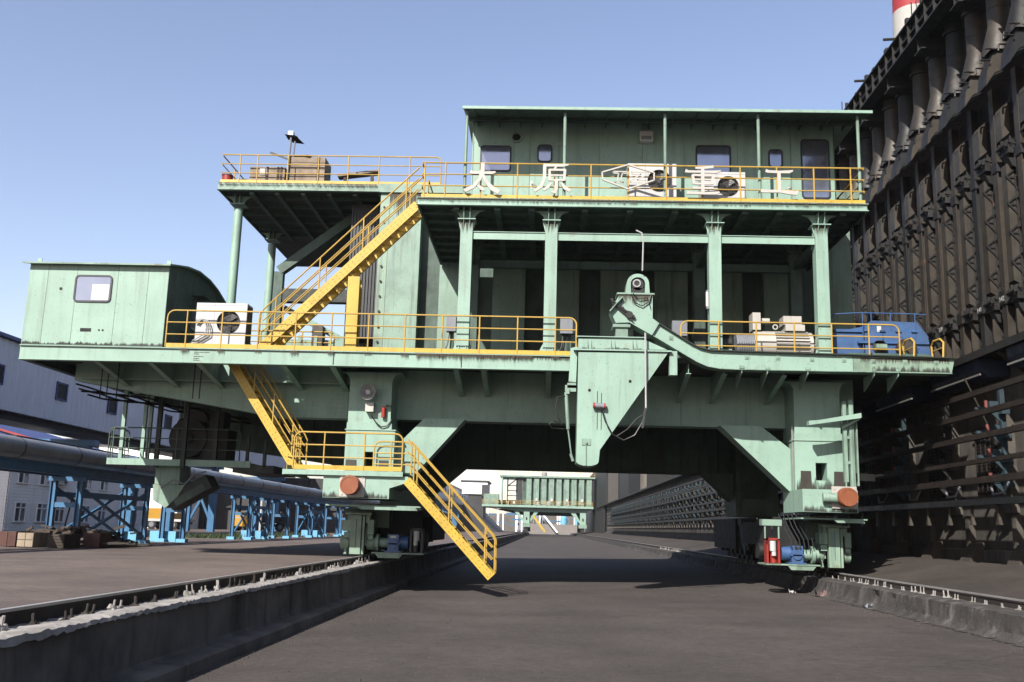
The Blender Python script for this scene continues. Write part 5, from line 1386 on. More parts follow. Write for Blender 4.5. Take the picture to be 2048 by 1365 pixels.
for k in range(62):
    bshared('girder_stiffener', lambda: MB().prism([(-.17, -.35), (0, -.35), (0, .35), (-.17, .35)], 'y', -.012, .012), 'soot', 'girder_stiffener', (11.998, 14+k*.72, 18.2))
B_(MB().box(12.3, 17, 12, 64, 17.9, 18.5), 'collecting_main', 'soot2')
B_(MB().box(13.4, 17.9, 12, 64, 14.62, 14.9), 'oven_top_slab', 'soot2')
cl = MB()
for k in range(40):
    y = 14+k*1.18+rg.uniform(-.3, .3); s_ = rg.uniform(.08, .25)
    cl.box(11.9, 11.9+s_, y, y+s_, 18.62, 18.62+rg.uniform(.1, .35))
    if k % 3 == 0: cl.tube([(11.95, y, 18.7), (11.5, y+.1, 18.72)], .05, 6)
    if k % 7 == 0: cl.tube([(12.1, y, 18.62), (12.1, y, 19.5)], .02, 5)
B_(cl, 'girder_top_fittings', 'soot')
# bench (working platform edge) and gutters under it
B_(MB().box(11.62, 13.24, 8, 62, 6.50, 6.62).box(11.56, 11.62, 8, 62, 6.44, 6.64), 'bench_slab', 'soot')
B_(MB().box(11.75, 14, 62, 230, 6.44, 6.64), 'bench_slab', 'soot')
for k in range(9):
    y = 16.5+5.0*k
    B_(MB().prism([(11.70, 6.44), (12.5, 6.44), (12.5, 6.0), (11.95, 5.95), (11.72, 6.2)], 'y', y, y+3.4), 'gutter', 'navy')
    B_(MB().box(11.70, 11.74, y, y+3.4, 6.0, 6.05), 'gutter_lip', 'steel')
    B_(MB().prism([(11.68, 6.43), (12.5, 6.43), (12.5, 5.8)], 'y', y+3.9, y+3.94), 'bench_bracket', 'brown2')
# basement wall
B_(MB().box(12.55, 14.5, 8, 230, .4, 6.49), 'basement_wall', 'sconc')
B_(MB().box(12.3, 12.55, 8, 230, .4, 1.35), 'wall_plinth', 'sconc')
def pil(): return MB().box(-.22, .0, -.28, .28, 0, 3.1)
def grille():
    b = MB().box(-.04, 0, -.62, .62, 0, 1.75)
    return b
def gbars():
    b = MB()
    for k in range(5): b.box(-.075, -.042, -.62+.31*k-.02, -.62+.31*k+.02, 0, 1.75)
    return b
def louv():
    b = MB()
    for k in range(18): b.box(-.06, -.041, -.6, .6, .05+k*.095, .085+k*.095)
    return b
def bracket():
    b = MB().box(.02, .14, -.07, .07, -.05, 2.55)
    for z in (.05, .68, 1.32, 1.95):
        b.box(-.62, .02, -.05, .05, z, z+.07).prism([(0.02, z-.3), (.02, z), (-.28, z)], 'y', -.015, .015)
        b.box(-.2, .15, .06, .3, z+.1, z+.25).box(-.05, .15, -.3, -.08, z-.12, z+.02)
    return b
def redins():
    b = MB()
    for z in (.05, .68, 1.32, 1.95): b.cyl((-.32, 0, z+.07), (-.32, 0, z+.25), .05, 8)
    return b
k = 0; y = 18.95
while y < 178:
    near = y < 60
    inst(shared('bracket_blue' if k % 3 else 'bracket_grey', bracket, 'brblue' if k % 3 else 'soot'), 'rail_bracket', BT, (11.95, y, 3.05))
    if k % 3 and near: [inst(shared('insulator', lambda: MB().cyl((-.32, 0, .07), (-.32, 0, .25), .05, 8), 'inred'), 'insulator', BT, (11.95, y, 3.05+z)) for z in (.05, .68, 1.32, 1.95)]
    if near or k % 2 == 0:
        inst(shared('wall_pilaster', pil, 'sconc'), 'wall_pilaster', BT, (12.55, y+.75, 2.35))
        inst(shared('grille', grille, 'soot2'), 'window_grille', BT, (12.55, y+2.15, 2.9))
        inst(shared('grille_bars', gbars, 'rustr'), 'grille_bars', BT, (12.55, y+2.15, 2.9))
        if near: inst(shared('grille_louvre', louv, 'soot'), 'grille_louvre', BT, (12.55, y+2.15, 2.9))
        inst(shared('box_lintel', lambda: MB().box(-.1, 0, -.8, .8, 0, .1), 'soot'), 'window_lintel', BT, (12.55, y+2.15, 4.68))
    y += 3.56 if near else 1.78*1.2; k += 1
def hanger():
    b = MB().box(-.03, .03, -.03, .03, -.45, 0).hexa([(-.05, -.1, -.5), (.05, -.1, -.5), (.05, .1, -.5), (-.05, .1, -.5), (-.03, -.03, -.3), (.03, -.03, -.3), (.03, .03, -.3), (-.03, .03, -.3)])
    return b
for k in range(108):
    inst(shared('hanger', hanger, 'brown2'), 'rail_hanger', BT, (11.3, 17.5+k*1.5+rg.uniform(-.08, .08), 2.5))
for z, x, mt, h in ((5.42, 11.28, 'rustr', .13), (4.88, 11.28, 'rustr', .13), (4.28, 11.28, 'rustr', .13), (3.64, 11.28, 'rustr', .10), (3.15, 11.25, 'rustr', .15)):
    B_(MB().box(x-.03, x+.03, 9, 178, z-h/2, z+h/2).box(x-.07, x+.07, 9, 178, z-h/2-.02, z-h/2).box(x+.03, x+.07, 9, 178, z+h/2-.03, z+h/2), 'conductor_rail', mt)
B_(MB().box(11.15, 11.45, 9, 178, 2.5, 2.66), 'lower_beam', 'slate')
for k in range(16):
    y = 19+2.9*k
    B_(MB().tube([(11.5, y, 3.05), (11.45, y+.2, 2.8), (11.5, y+.9, 2.78), (11.6, y+1.2, 3.0)], .03, 6), 'hanging_pipe', 'grey')
    B_(MB().hexa([(11.9, y+.6, 1.0), (12.35, y+.6, 1.0), (12.35, y+1.35, 1.0), (11.9, y+1.35, 1.0), (12.1, y+.65, 1.52), (12.35, y+.65, 1.55), (12.35, y+1.1, 1.55), (12.1, y+1.05, 1.52)]), 'drain_block', 'apron')
    B_(MB().box(12.36, 12.54, y+1.6, y+1.85, 1.35, 2.3), 'wall_stub', 'sconc')
B_(MB().tube([(11.6, 27.2, 6.0), (12.0, 27.3, 5.2), (12.3, 27.4, 4.6)], .025, 6).tube([(12.3, 27.4, 4.6), (12.3, 27.4, 3.6)], .025, 6), 'stray_pipe', 'brown2')

# coal tower and far second battery block
def corrug(mb, x0, y0, x1, y1, z0, z1, pitch, depth):
    n = max(2, int(math.hypot(x1-x0, y1-y0)/pitch)*2); ux, uy = (x1-x0)/n, (y1-y0)/n; L = math.hypot(ux, uy); nx, ny = -uy/L*depth, ux/L*depth
    vs = []
    for i in range(n+1):
        o = (i % 4) in (1, 2)
        vs += [(x0+ux*i+(nx if o else 0), y0+uy*i+(ny if o else 0), z0), (x0+ux*i+(nx if o else 0), y0+uy*i+(ny if o else 0), z1)]
    mb.add(vs, [(2*i, 2*i+2, 2*i+3, 2*i+1) for i in range(n)])
    return mb
CT = thing('coal_tower', 'tall weathered corrugated coal tower beyond the machine between the oven batteries', 'tower', (20, 130, 1))
t1 = MB().box(12.45, 40, 128.2, 146, 6.7, 30); t1.part('tower_core', 'shed', CT)
corrug(MB(), 12.35, 128, 12.35, 146, 6.7, 30, .5, -.08).part('tower_side', 'soot', CT)
corrug(MB(), 12.35, 128, 15.2, 128, 6.7, 30, .5, .08).part('tower_front', 'shed2', CT)  # paler than the dark side sheet: lit face put into its colour
FB = thing('far_battery', 'dark second oven battery block far down the alley on the right', 'industrial building', (14, 190, 1))
MB().box(12.9, 40, 146.5, 200, 1, 24).part('battery_wall', 'soot', FB)
corrug(MB(), 12.8, 172, 12.8, 200, 7, 24, .6, -.1).part('battery_sheet', 'shed2', FB)
MB().box(12.3, 30, 200, 290, .5, 16).part('battery_wall', 'soot', FB)
NBt = MB()
for k in range(65): NBt.box(13.0, 13.3, 62+k, 62.3+k, 6.7, 12)
NBt.box(13.3, 18, 62, 127.5, 6.5, 14.6)
B_(NBt, 'far_buckstays', 'soot')['kind'] = 'stuff'
B_(MB().box(12.1, 13, 200, 290, .5, 6.6), 'far_basement', 'soot')

# chimney behind the battery
CN = thing('chimney', 'tall red and white banded concrete chimney behind the oven battery', 'chimney', (59.1, 150, 0))
def cyln(z0, z1, mt, name):
    r = lambda z: 3.05+(89-z)*.018
    MB().cyl((59.1, 150, z0), (59.1, 150, z1), r(z0), 40, r(z1)).part(name, mt, CN)
cyln(0, 70.0, 'chgrey', 'chimney_band'); cyln(70.002, 86.9, 'chwhite', 'chimney_band'); cyln(86.902, 95, 'chred', 'chimney_band')
ld = MB()
for a in (-.25, .25): ld.tube([(58.6+a, 146.6, 60), (58.87+a, 147.08, 94.5)], .06, 4)
for k in range(78): z = 60+k*.44; ld.tube([(58.35+.3*k/90, 146.6+.55*k/90, z), (58.85+.3*k/90, 146.6+.55*k/90, z)], .04, 4)
for k in range(20): z = 60.5+k*1.65; ld.ring((58.6+.3*k/24, 146.25+.55*k/24, z), (0, 0, 1), .5, .44, .08, 10)
ld.part('chimney_ladder', 'greyd', CN)
MB().cyl((-86.5, 150, 0), (-86.5, 150, 16.5), 2.0, 28, 1.75).single('chimney', 'chgrey', 'short grey concrete chimney far left below the conveyor gallery', 'chimney', (-86.5, 150, 0))

# ================================================================== left background
# conveyor gallery
GA = thing('conveyor_gallery', 'long raised grey blue corrugated conveyor gallery with small blue windows at left', 'conveyor gallery', (-31.5, 70, .5))
za = lambda y: 7.35+max(0, (y-70))*.0
MB().box(-33.4, -30.1, 30, 116, 7.3, 11.1).part('gallery_core', 'clad', GA)
corrug(MB(), -30.0, 116, -30.0, 30, 7.25, 11.12, .32, .05).part('gallery_cladding', 'clad', GA)
MB().prism([(-33.7, 11.15), (-29.7, 11.15), (-29.75, 11.35), (-31.7, 11.9), (-33.65, 11.35)], 'y', 29.8, 116.2).part('gallery_roof', 'blueroof', GA)
MB().box(-32.6, -30.6, 30, 116, 6.85, 7.24).part('gallery_floor', 'navy', GA)
for y in (44.5, 50.8, 58.1, 65.3, 75.5, 83, 91, 99):
    MB().box(-29.96, -29.9, y, y+.12, 8.6, 9.65).box(-29.96, -29.9, y+1.3, y+1.42, 8.6, 9.65).box(-29.96, -29.9, y, y+1.42, 9.55, 9.66).box(-29.96, -29.9, y, y+1.42, 8.55, 8.65).part('window_frame', 'blueframe', GA)
    MB().box(-29.965, -29.94, y+.12, y+1.3, 8.65, 9.55).part('window_pane', 'soot2', GA)
for y in (64, 90, 112):
    MB().box(-30.9, -30.3, y, y+.5, .5, 6.6).box(-33.1, -32.6, y, y+.5, .5, 6.6).bar((-30.5, y+.25, 1), (-32.9, y+.25, 6), .2, .2, (0, 1, 0)).bar((-32.9, y+.25, 1), (-30.5, y+.25, 6), .2, .2, (0, 1, 0)).box(-34, -29.9, y-.1, y+.6, 6.2, 6.58).part('gallery_trestle', 'bluest', GA)
# pipe rack
PR = thing('pipe_rack', 'blue steel pipe rack with paired posts on light blue footings at left', 'pipe rack', (-17.7, 50, .5))
R_ = lambda mb, name, mt='bluest': mb.part(name, mt, PR)
FR = [(22.0, 0), (29.2, 0), (36.0, 0), (42.2, 1), (46.8, 1), (57.4, 0), (61.1, 1), (66, 0), (72.5, 0), (76.5, 1), (82, 0), (88, 0), (92, 1), (104, 0), (120, 0), (136, 0), (155, 0), (175, 0)]
def hcol(): return MB().ibeam((0, 0, 0), (0, 0, 2.4), .19, .2, .02, (1, 0, 0))
for i, (y, big) in enumerate(FR):
    for x in (-18.2, -17.2):
        inst(shared('rack_post', hcol, 'bluest'), 'rack_post', PR, (x, y, .62))
        inst(shared('rack_footing', lambda: MB().box(-.22, .22, -.22, .22, 0, .16), 'bluept'), 'footing', PR, (x, y, .5))
    MB().box(-18.1, -17.3, y-.06, y+.06, 1.9, 2.08).box(-18.4, -17.0, y-.09, y+.09, 2.86, 3.02).parts('cross_beam', 'bluest', PR)
    if big:
        R_(MB().box(-18.42, -18.0, y+.55, y+.9, 1.0, 4.25), 'tall_post')
        R_(MB().box(-18.85, -17.6, y+.2, y+1.25, .5, 1.0), 'large_footing', 'bluept')
for x in (-18.2, -17.2):
    R_(MB().ibeam((x, 12, 3.2), (x, 178, 3.2), .2, .36, .03), 'rack_girder')
for a, b_ in ((36.0, 42.2), (57.4, 61.1), (72.5, 76.5)):
    for x in (-18.2, -17.2):
        R_(MB().bar((x, a+.2, .8), (x, b_-.2, 2.6), .08, .1), 'rack_brace'); R_(MB().bar((x, a+.2, 2.6), (x+.06, b_-.2, .8), .08, .1), 'rack_brace')
        R_(MB().box(x-.06, x+.06, a+.14, b_-.14, 2.3, 2.48), 'rack_tie')
PPt = thing('steam_pipe', 'thick silver clad pipe lying along the blue pipe rack', 'pipe', (-17.6, 50, 3.4))
for k in range(42):
    y = 12+k*4.0
    MB().cyl((-17.6, y+.01, 3.79), (-17.6, y+3.99, 3.79), .34, 18).part('pipe_section', 'silver', PPt)
    MB().ring((-17.6, y-.05, 3.79), (0, 1, 0), .35, .33, .06, 18).part('pipe_band', 'greyd', PPt)
MB().cyl((-18.35, 12, 3.62), (-18.35, 178, 3.62), .2, 12).single('side_pipe', 'silver', 'thinner silver pipe behind the thick pipe on the rack', 'pipe', (-18.35, 95, 3.4))
# white office building
WB = thing('office_building', 'two storey white brick building with grey windows behind the pipe rack', 'building', (-30, 54, .5))
MB().box(-38, -26.06, 47.06, 64, .5, 5.2).part('wall', 'whitewall', WB)
cz = []
b1 = MB(); h = .16
for k in range(28):
    b1.box(-38, -26.02, 47.0, 47.058, .5+k*h+.012, .5+(k+1)*h)
b1.part('front_courses', 'whitewall', WB)
b2 = MB()
for k in range(28):
    b2.box(-26.058, -26.0, 47.0, 64, .5+k*h+.014, .5+(k+1)*h)
b2.part('brick_courses', 'whitewall', WB)
MB().box(-38.3, -25.8, 46.8, 64.2, 5.2, 5.4).part('roof_slab', 'navy', WB)
def bwin(y, w, z0, z1):
    f = MB().box(-26.0, -25.94, y-.05, y, z0, z1).box(-26.0, -25.94, y+w, y+w+.05, z0, z1).box(-26.0, -25.94, y-.05, y+w+.05, z1, z1+.05).box(-26.0, -25.9, y-.1, y+w+.1, z0-.06, z0).box(-26.0, -25.95, y+w/2-.03, y+w/2+.03, z0, z1).box(-26.0, -25.95, y, y+w, z0+(z1-z0)*.72, z0+(z1-z0)*.72+.05)
    o = f.part('window', 'whitewall', WB)
    MB().box(-25.998, -25.985, y, y+w, z0, z1).part('window_pane', 'glass', o)
    MB().box(-25.984, -25.98, y+.02, y+w*.4, z0, z1).part('curtain', 'shed', o)
for i, y in enumerate((47.75, 49.85, 51.75, 54.7, 56.8, 61.4)):
    bwin(y, .95, 3.16, 3.82); bwin(y+.03, .95, 1.28, 2.15)
t = thing('air_conditioner', 'small white wall air conditioner on the white building between windows', 'air conditioner', (-25.7, 51.75, 3.0))
MB().box(-25.98, -25.7, 51.72, 52.3, 3.2, 3.55).part('casing', 'white', t)
MB().ring((-25.7, 52.02, 3.38), (1, 0, 0), .13, .1, .01).cyl((-25.7, 52.02, 3.38), (-25.695, 52.02, 3.38), .1, 14).part('fan', 'dark', t)
# blue-roofed shed behind
t = thing('blue_roof_hall', 'low hall with blue sheet roof and red eaves behind the pipe', 'building', (-34, 70, .5))
MB().box(-60, -34, 66, 80, .5, 6.2).part('wall', 'whitewall', t)
MB().prism([(-61, 6.2), (-33.5, 6.2), (-42, 8.4)], 'y', 65.5, 80).part('roof', 'blueroof', t)
MB().box(-33.5, -33.35, 65.4, 80, 6.05, 6.3).bar((-33.4, 65.42, 6.28), (-42, 65.42, 8.48), .12, .25, (0, 1, 0)).part('red_eaves', 'redroof', t)
t = thing('white_hut', 'small white flat roofed hut beyond the blue roofed hall', 'building', (-44, 110, .5))
MB().box(-50, -40.5, 108, 120, .5, 9.6).part('wall', 'whitewall', t); MB().box(-54, -40, 107.5, 120.5, 9.6, 10.1).part('roof_slab', 'navy', t)
# dark grey sheet shed behind the rack
t = thing('grey_shed', 'long dark grey corrugated shed standing behind the rack', 'shed', (-26, 100, .5))
corrug(MB(), -46, 115, -23.5, 115, .5, 6.7, .6, .07).part('front_sheet', 'shed', t)
corrug(MB(), -23.5, 115, -23.5, 220, .5, 6.6, .6, .07).part('side_sheet', 'shed', t)
MB().box(-46, -23.6, 115.1, 220, .5, 6.5).part('shed_core', 'shed', t)
for y in range(120, 215, 9): MB().box(-23.5, -23.3, y, y+.3, .5, 6.7).part('shed_post', 'shed', t)
for x in range(-44, -24, 4): MB().box(x, x+.3, 114.7, 114.92, .5, 6.8).part('shed_post', 'greyd', t)
MB().box(-46, -23.4, 114.75, 114.9, 3.0, 3.2).part('girt', 'greyd', t)
MB().tube([(-22.5, 78, .5), (-22.5, 78, 4.6)], .1, 8).single('white_pole', 'white', 'white vertical pole standing before the grey shed', 'pole', (-22.5, 78, .5))

# crates and piles by the rack
yc = 34.0
def pcrate(x0, x1, y0, y1, z1, mt, label, n=2, m=2):
    t = thing('steel_box', label, 'crate', ((x0+x1)/2, y0, .5), 'boxes stored under the pipe rack')
    MB().box(x0+.02, x1-.02, y0+.02, y1, .52, z1-.01).part('box_core', 'woodd', t)
    for i in range(m):
        for j in range(n):
            MB().box(x0+(x1-x0)*i/m+.01, x0+(x1-x0)*(i+1)/m-.01, y0, y0+.02, .52+(z1-.52)*j/n+.01, .52+(z1-.52)*(j+1)/n-.01).part('panel', mt if (i+j) % 3 else mt, t)
    MB().box(x1-.018, x1, y0+.02, y1, .52, z1).part('side_panel', mt, t)
    return t
pcrate(-18.5, -17.9, 33.2, 34.3, 1.03, 'rustbox', 'rust red steel box leftmost under the pipe rack', 1, 2)
pcrate(-17.86, -17.3, 33.2, 34.3, 1.0, 'tan', 'tan wooden box beside the rust red box under the rack', 2, 2)
pcrate(-16.72, -16.14, 33.0, 34.2, .98, 'woodd', 'dark slatted pallet box between the two front rack posts', 5, 1)
pcrate(-16.2, -15.6, 34.5, 35.4, 1.02, 'rustbox', 'dull red box right of the second rack post', 1, 2)
rg = random.Random(12)
t = MB()
for k in range(16):
    x = -15.6+rg.uniform(-.9, .6); y = 35.2+rg.uniform(-.5, .5); a = rg.uniform(-.25, .25)
    t.bar((x-.9, y-a, .53+.03*(k//4)), (x+.9, y+a, .55+.03*(k//4)+rg.uniform(0, .12)), .09, .04)
t.single('timber_pile', 'brown', 'low pile of dark planks and bars lying right of the boxes', 'planks', (-15.5, 35.2, .5))
t = MB()
for k in range(60):
    x = -16.2+rg.gauss(0, .45); y = 36.6+rg.uniform(-.4, .5); z = .5+abs(rg.gauss(0, .22)); s_ = rg.uniform(.08, .3)
    t.bar((x-s_, y, z), (x+s_, y+rg.uniform(-.3, .3), z+rg.uniform(-.1, .15)), rg.uniform(.05, .2), rg.uniform(.04, .14))
t.single('scrap_heap', 'soot', 'black heap of scrap beside the rack posts', 'scrap', (-16.2, 36.6, .5))
t = MB()
for k in range(40):
    x = -17.6+rg.gauss(0, .7); y = 35.9+rg.uniform(-.4, .4); z = .95+abs(rg.gauss(0, .12)); s_ = rg.uniform(.1, .4)
    t.bar((x-s_, y, z), (x+s_, y+rg.uniform(-.2, .2), z+rg.uniform(-.1, .15)), rg.uniform(.05, .2), rg.uniform(.04, .12))
t.single('scrap_heap', 'woodd', 'dark scrap piled on top of the boxes behind the front posts', 'scrap', (-17.6, 35.9, .9))
MB().tube([(-18.0, 36.6, .8), (-17.75, 36.6, 2.3)], .03, 6).single('leaning_pole', 'rustr', 'thin rusty pole leaning above the tan box', 'pole', (-18, 36.6, .8))

# vehicles
def wheelm(): return MB().cyl((0, -.16, 0), (0, .16, 0), .48, 18)
def rimm(): return MB().cyl((0, -.175, 0), (0, .175, 0), .26, 14)
def truck(name, label, x0, y, L, boom):
    t = thing(name, label, 'truck', (x0+L/2, y, .5))
    MB().box(x0+.2, x0+L-.1, y-.85, y+.85, 1.05, 1.3).part('chassis', 'soot', t)
    MB().prism([(x0, 1.0), (x0+1.5, 1.0), (x0+1.5, 2.5), (x0+.25, 2.5), (x0, 1.8)], 'y', y-1.15, y+1.15).part('cab', 'trucky', t)
    MB().prism([(x0+.04, 1.85), (x0+.27, 2.4), (x0+.25, 2.4), (x0+.01, 1.85)], 'y', y-1, y+1).box(x0+.4, x0+1.3, y-1.165, y-1.152, 1.75, 2.35).part('cab_window', 'glass', t)
    for i, x in enumerate((x0+.8, x0+L*.62, x0+L*.85)):
        for s_ in (-1, 1):
            inst(shared('truck_tyre', wheelm, 'blackm'), 'wheel', t, (x, y+s_*.95, .99)); inst(shared('truck_rim', rimm, 'grey'), 'wheel_rim', t, (x, y+s_*.95, .99))
    if boom:
        MB().box(x0+1.7, x0+L, y-1.15, y+1.15, 1.3, 1.55).part('carrier_deck', 'white', t)
        MB().box(x0+L*.5, x0+L*.85, y-1, y+1, 1.55, 2.15).part('crane_house', 'trucky', t)
        MB().bar((x0+L*.75, y-.3, 2.4), (x0-1.0, y-.3, 2.25), .6, .45).part('crane_boom', 'trucky', t)
    else:
        MB().prism([(x0+1.7, 1.4), (x0+L, 1.4), (x0+L+.15, 2.45), (x0+1.7, 2.45)], 'y', y-1.2, y+1.2).part('dump_body', 'brown', t)
        b = MB()
        for k in range(5): b.box(x0+2.1+k*.85, x0+2.2+k*.85, y-1.26, y-1.205, 1.4, 2.6)
        b.part('body_ribs', 'soot', t)
    return t
truck('mobile_crane', 'yellow mobile crane truck parked behind the blue posts at left', -45.5, 100, 9.5, True)
dt = truck('dump_truck', 'yellow dump truck parked before the grey shed', -33.5, 106, 5.6, False)
dt.rotation_euler = (0, 0, rad(50))
# weeds along the yard edge
wd = MB(); rg = random.Random(44)
for k in range(2600):
    x = -20.5+rg.gauss(0, 1.0); y = rg.choice((rg.uniform(60, 90), rg.uniform(40, 64)-0)); x = x if y > 58 else -24.6+rg.gauss(0, .5)
    h = rg.uniform(.08, .35); a = rg.uniform(0, 6.28); w = .05
    wd.add([(x-w*math.cos(a), y-w*math.sin(a), .5), (x+w*math.cos(a), y+w*math.sin(a), .5), (x+rg.uniform(-.1, .1), y+rg.uniform(-.1, .1), .5+h)], [(0, 1, 2)])
wd.struct('weeds', 'leaf', 'stuff', 'low green weeds along the yard edge')
rg = random.Random(51)

# ================================================================== the far machine
FM = thing('pusher_machine', 'second light green machine far down the alley with striped pilaster wall', 'industrial machine', (-1.5, 235, .7))
F_ = lambda mb, name, mt='green': mb.part(name, mt, FM)
F_(MB().box(-14.9, 11.6, 235, 256, 6.5, 7.0), 'deck', 'green')
F_(MB().prism([(-13.5, 6.48), (10.2, 6.48), (10.2, 5.5), (-5.5, 5.5)], 'y', 236.5, 237), 'girder', 'green')
F_(MB().prism([(-13.5, 6.4), (10.2, 6.4), (10.2, 4.9), (-5.5, 4.9)], 'y', 254, 255), 'girder', 'green_s')
for x in (-4.9, 8.5):
    F_(MB().box(x, x+1.4, 236, 237.6, 2.8, 5.5), 'leg', 'green'); F_(MB().box(x-.3, x+1.6, 235.6, 238, 1.9, 2.8), 'leg_head', 'green_d')
    F_(MB().box(x+.2, x+1.0, 236, 239, .8, 1.9), 'bogie', 'soot')
    F_(MB().box(x, x+1.4, 253, 254.6, .8, 5.5), 'leg', 'green_s')
    F_(MB().box(x+.55, x+.85, 235.9, 235.98, 3.6, 4.2), 'leg_opening', 'soot2')
for poly in ([(-3.5, 3.6), (-2.4, 5.5), (-1.4, 5.5), (-3.5, 2.9)], [(-4.9, 3.6), (-6.2, 5.5), (-7.2, 5.5), (-4.9, 2.9)], [(8.5, 3.6), (7.4, 5.5), (6.2, 5.5), (8.5, 2.9)]):
    F_(MB().prism(poly, 'y', 236.4, 237.2), 'knee_brace', 'green')
for i in range(9):
    x = -4.4+1.8*i; F_(MB().box(x, x+1.2, 236, 236.6, 7.0, 13.6), 'wall_pilaster', 'green_d')
F_(MB().box(-5.4, 11.4, 236.8, 248, 7.0, 13.6), 'body', 'green_s')
F_(MB().box(-10.8, 12.0, 235.6, 250, 13.6, 14.0), 'top_deck', 'green_d')
F_(MB().cyl((-10.2, 236, 7), (-10.2, 236, 13.6), .22, 12), 'column', 'green'); F_(MB().box(-9.2, -8.9, 240, 240.3, 7, 13.6).box(-7, -6.7, 240, 240.3, 7, 13.6), 'lattice_post', 'green_s')
for z in (8, 9.2, 10.4, 11.6): F_(MB().box(-9.2, -6.7, 240, 240.2, z, z+.2), 'lattice_rail', 'soot')
F_(MB().bar((-9, 240, 11.6), (-6.8, 240, 13.4), .25, .25, (0, 1, 0)), 'lattice_brace', 'soot')
F_(MB().box(-14.6, -11, 236, 240, 7, 9.5), 'side_cabin', 'green_d'); F_(MB().box(-6.6, -5.5, 236.5, 240, 7, 13.5), 'duct', 'greyd')
for x in (-2.2, 1.45, 5.1, 8.7): F_(MB().box(x, x+.55, 235.7, 235.95, 8.0, 8.7), 'junction_box', 'white')
def frail(x0, x1, z, y):
    b = MB()
    for dz in (.4, .75, 1.1): b.box(x0, x1, y-.02, y+.02, z+dz-.03, z+dz+.03)
    n = int((x1-x0)/1.1)
    for k in range(n+1): b.box(x0+(x1-x0)*k/n-.03, x0+(x1-x0)*k/n+.03, y-.03, y+.03, z, z+1.1)
    F_(b, 'handrail', 'yellow_r')
frail(-14.8, 11.4, 7.0, 235.05); frail(-10.7, 11.9, 14.0, 235.7)
for i, kx in enumerate(('tai', 'yuan', 'zhong', 'gong')):
    b = MB(); x = -2.1+2.4*i
    for s_ in CH[kx]: stroke(b, [(a, c, w*1.2) for a, c, w in s_], x, 7.0, 1.1, 1.0, 234.9)
    F_(b, 'sign_character', 'offwhite')
F_(MB().bar((-2.6, 234.8, 4.5), (.2, 234.8, .9), .5, .3, (0, 1, 0)), 'ground_stair', 'yellow')
rg = random.Random(88)
cl = MB()
for k in range(40):
    x = rg.uniform(-13.5, -5.5); cl.box(x, x+rg.uniform(.2, .7), 237, 238, 7.0, 7+rg.uniform(.2, 1.2))
F_(cl, 'deck_equipment', 'brown2')

# ================================================================== far works beyond
t = thing('transfer_house', 'white sheet transfer house with dark base far behind the left rail', 'building', (-18, 250, .5))
MB().box(-21, -14.6, 250, 262, 9.8, 12.8).part('upper_wall', 'whitewall', t); MB().box(-21.4, -14.2, 249.8, 262.2, 12.8, 13.2).part('roof', 'navy', t)
MB().box(-19.5, -15.5, 250.5, 262, .5, 9.8).part('base', 'shed', t); MB().box(-16, -14.4, 249.9, 251, 9.3, 12.2).part('stair_bay', 'shed', t)
t = thing('far_gallery', 'pale far conveyor gallery with a row of tiny windows leading to the white house', 'conveyor gallery', (-24, 200, .5))
MB().box(-26.3, -22.9, 150, 300, 7.6, 11.2).part('gallery_box', 'clad', t)
MB().box(-26.6, -22.7, 149, 300, 11.2, 11.6).part('gallery_roof', 'blueroof', t)
for k in range(18): MB().box(-22.89, -22.8, 154+k*8, 155.4+k*8, 8.9, 10.2).part('window', 'soot2', t)
for k in range(4): MB().box(-25.2, -23.2, 224+k*20, 224.6+k*20, .5, 7.6).part('trestle', 'bluest', t)
t = thing('steel_works', 'pale tangle of pipes and towers far behind the second machine', 'plant', (-6, 330, .5))
rg = random.Random(61); b = MB(); c = MB(); e = MB()
for k in range(44):
    x = rg.uniform(-24, 22); y = rg.uniform(305, 350); h = rg.uniform(3, 16); b.box(x, x+.4, y, y+.4, .5, h)
    if k % 2: c.box(x-3, x+3, y, y+.4, h*.5, h*.5+.4)
    if k % 5 == 0: e.cyl((x, y, .5), (x, y, h*1.3), .9, 12)
b.part('posts', 'whitewall', t); c.part('beams', 'bluest', t); e.part('vessels', 'silver', t)
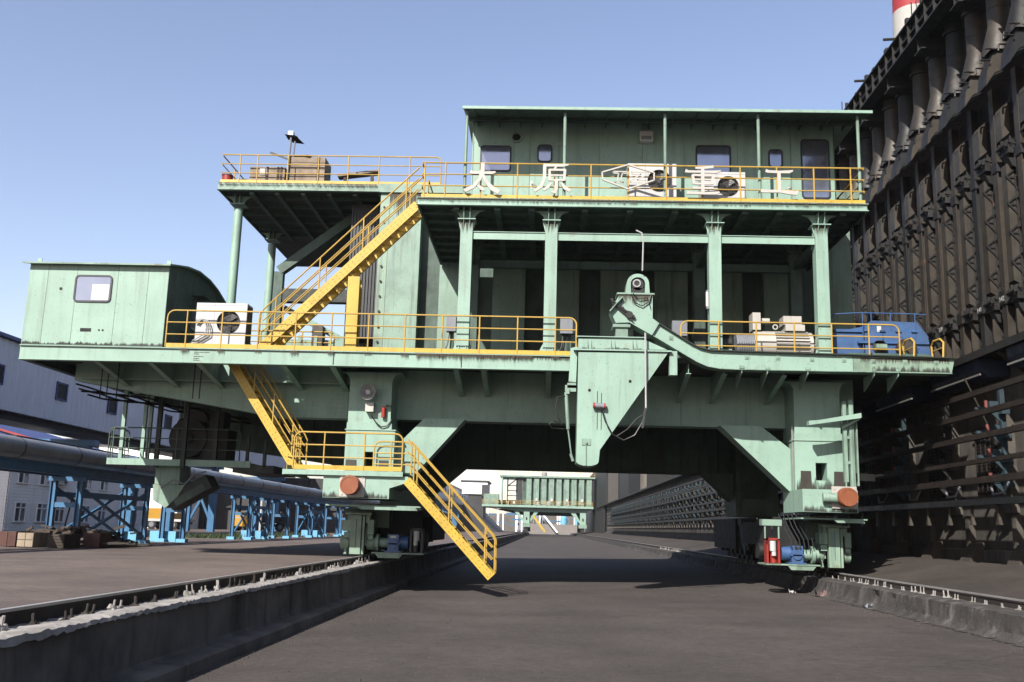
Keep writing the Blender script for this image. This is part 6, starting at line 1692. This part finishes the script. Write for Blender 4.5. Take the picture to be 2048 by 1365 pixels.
MB().box(-60, 60, 352, 356, .5, 6.5).part('far_wall', 'shed2', t); MB().box(-5, 12, 300, 302, 0, 3).part('bund_wall', 'chgrey', t)
MB().prism([(-22, .5), (-12, .5), (-20, 8)], 'y', 245, 300).part('coal_slope', 'shed', t)
for x in (6, 10.5): MB().cyl((x, 303, 3), (x, 303, 5), 1.1, 14).cyl((x, 303, 5), (x, 303, 7), 1.1, 14, .1).part('silo', 'bluept', t)
MB().bar((-3, 298, 9), (4, 298, .6), .5, .9, (0, 1, 0)).part('chute', 'whitewall', t)

# litter
rg = random.Random(15)
def litter(x, y, z, s_, mt, label, name='litter'):
    b = MB(); n = 7; vs = []
    for i in range(n):
        for j in range(n): vs.append((x+(i/(n-1)-.5)*s_+rg.uniform(-.1, .1)*s_, y+(j/(n-1)-.5)*s_*.8+rg.uniform(-.1, .1)*s_, z+abs(rg.gauss(0, .22))*s_))
    b.add(vs, [(i*n+j, (i+1)*n+j, (i+1)*n+j+1, i*n+j+1) for i in range(n-1) for j in range(n-1)])
    b.single(name, mt, label, 'litter', (x, y, z))
litter(7.5, 27.4, .0, .3, 'pinkbag', 'crumpled faded pink bag at the foot of the right kerb', 'plastic_bag')
litter(7.0, 28.4, .01, .16, 'paper', 'small white paper scrap on the alley near the right kerb', 'paper_scrap')
litter(7.55, 23.6, .0, .22, 'grey', 'crumpled grey plastic sheet against the right kerb', 'plastic_bag')
for y, x in ((21.5, 5.9), (17.8, 3.0), (15.2, 5.2)):
    pass

# ================================================================== the hazy air
hz = MB().box(-905, 905, -905, 1605, -2.8, 98)
hm = bpy.data.materials.new('hazy_air'); hm.use_nodes = True
hn = hm.node_tree; hn.nodes.clear()
ho_ = hn.nodes.new('ShaderNodeOutputMaterial'); hv = hn.nodes.new('ShaderNodeVolumePrincipled')
hv.inputs['Color'].default_value = (.86, .90, .96, 1); hv.inputs['Density'].default_value = .00012; hv.inputs['Anisotropy'].default_value = .2
hn.links.new(hv.outputs[0], ho_.inputs['Volume'])
M['haze'] = hm
h_ = hz.struct('haze', 'haze', 'stuff', 'thin pale haze filling the air over the plant')
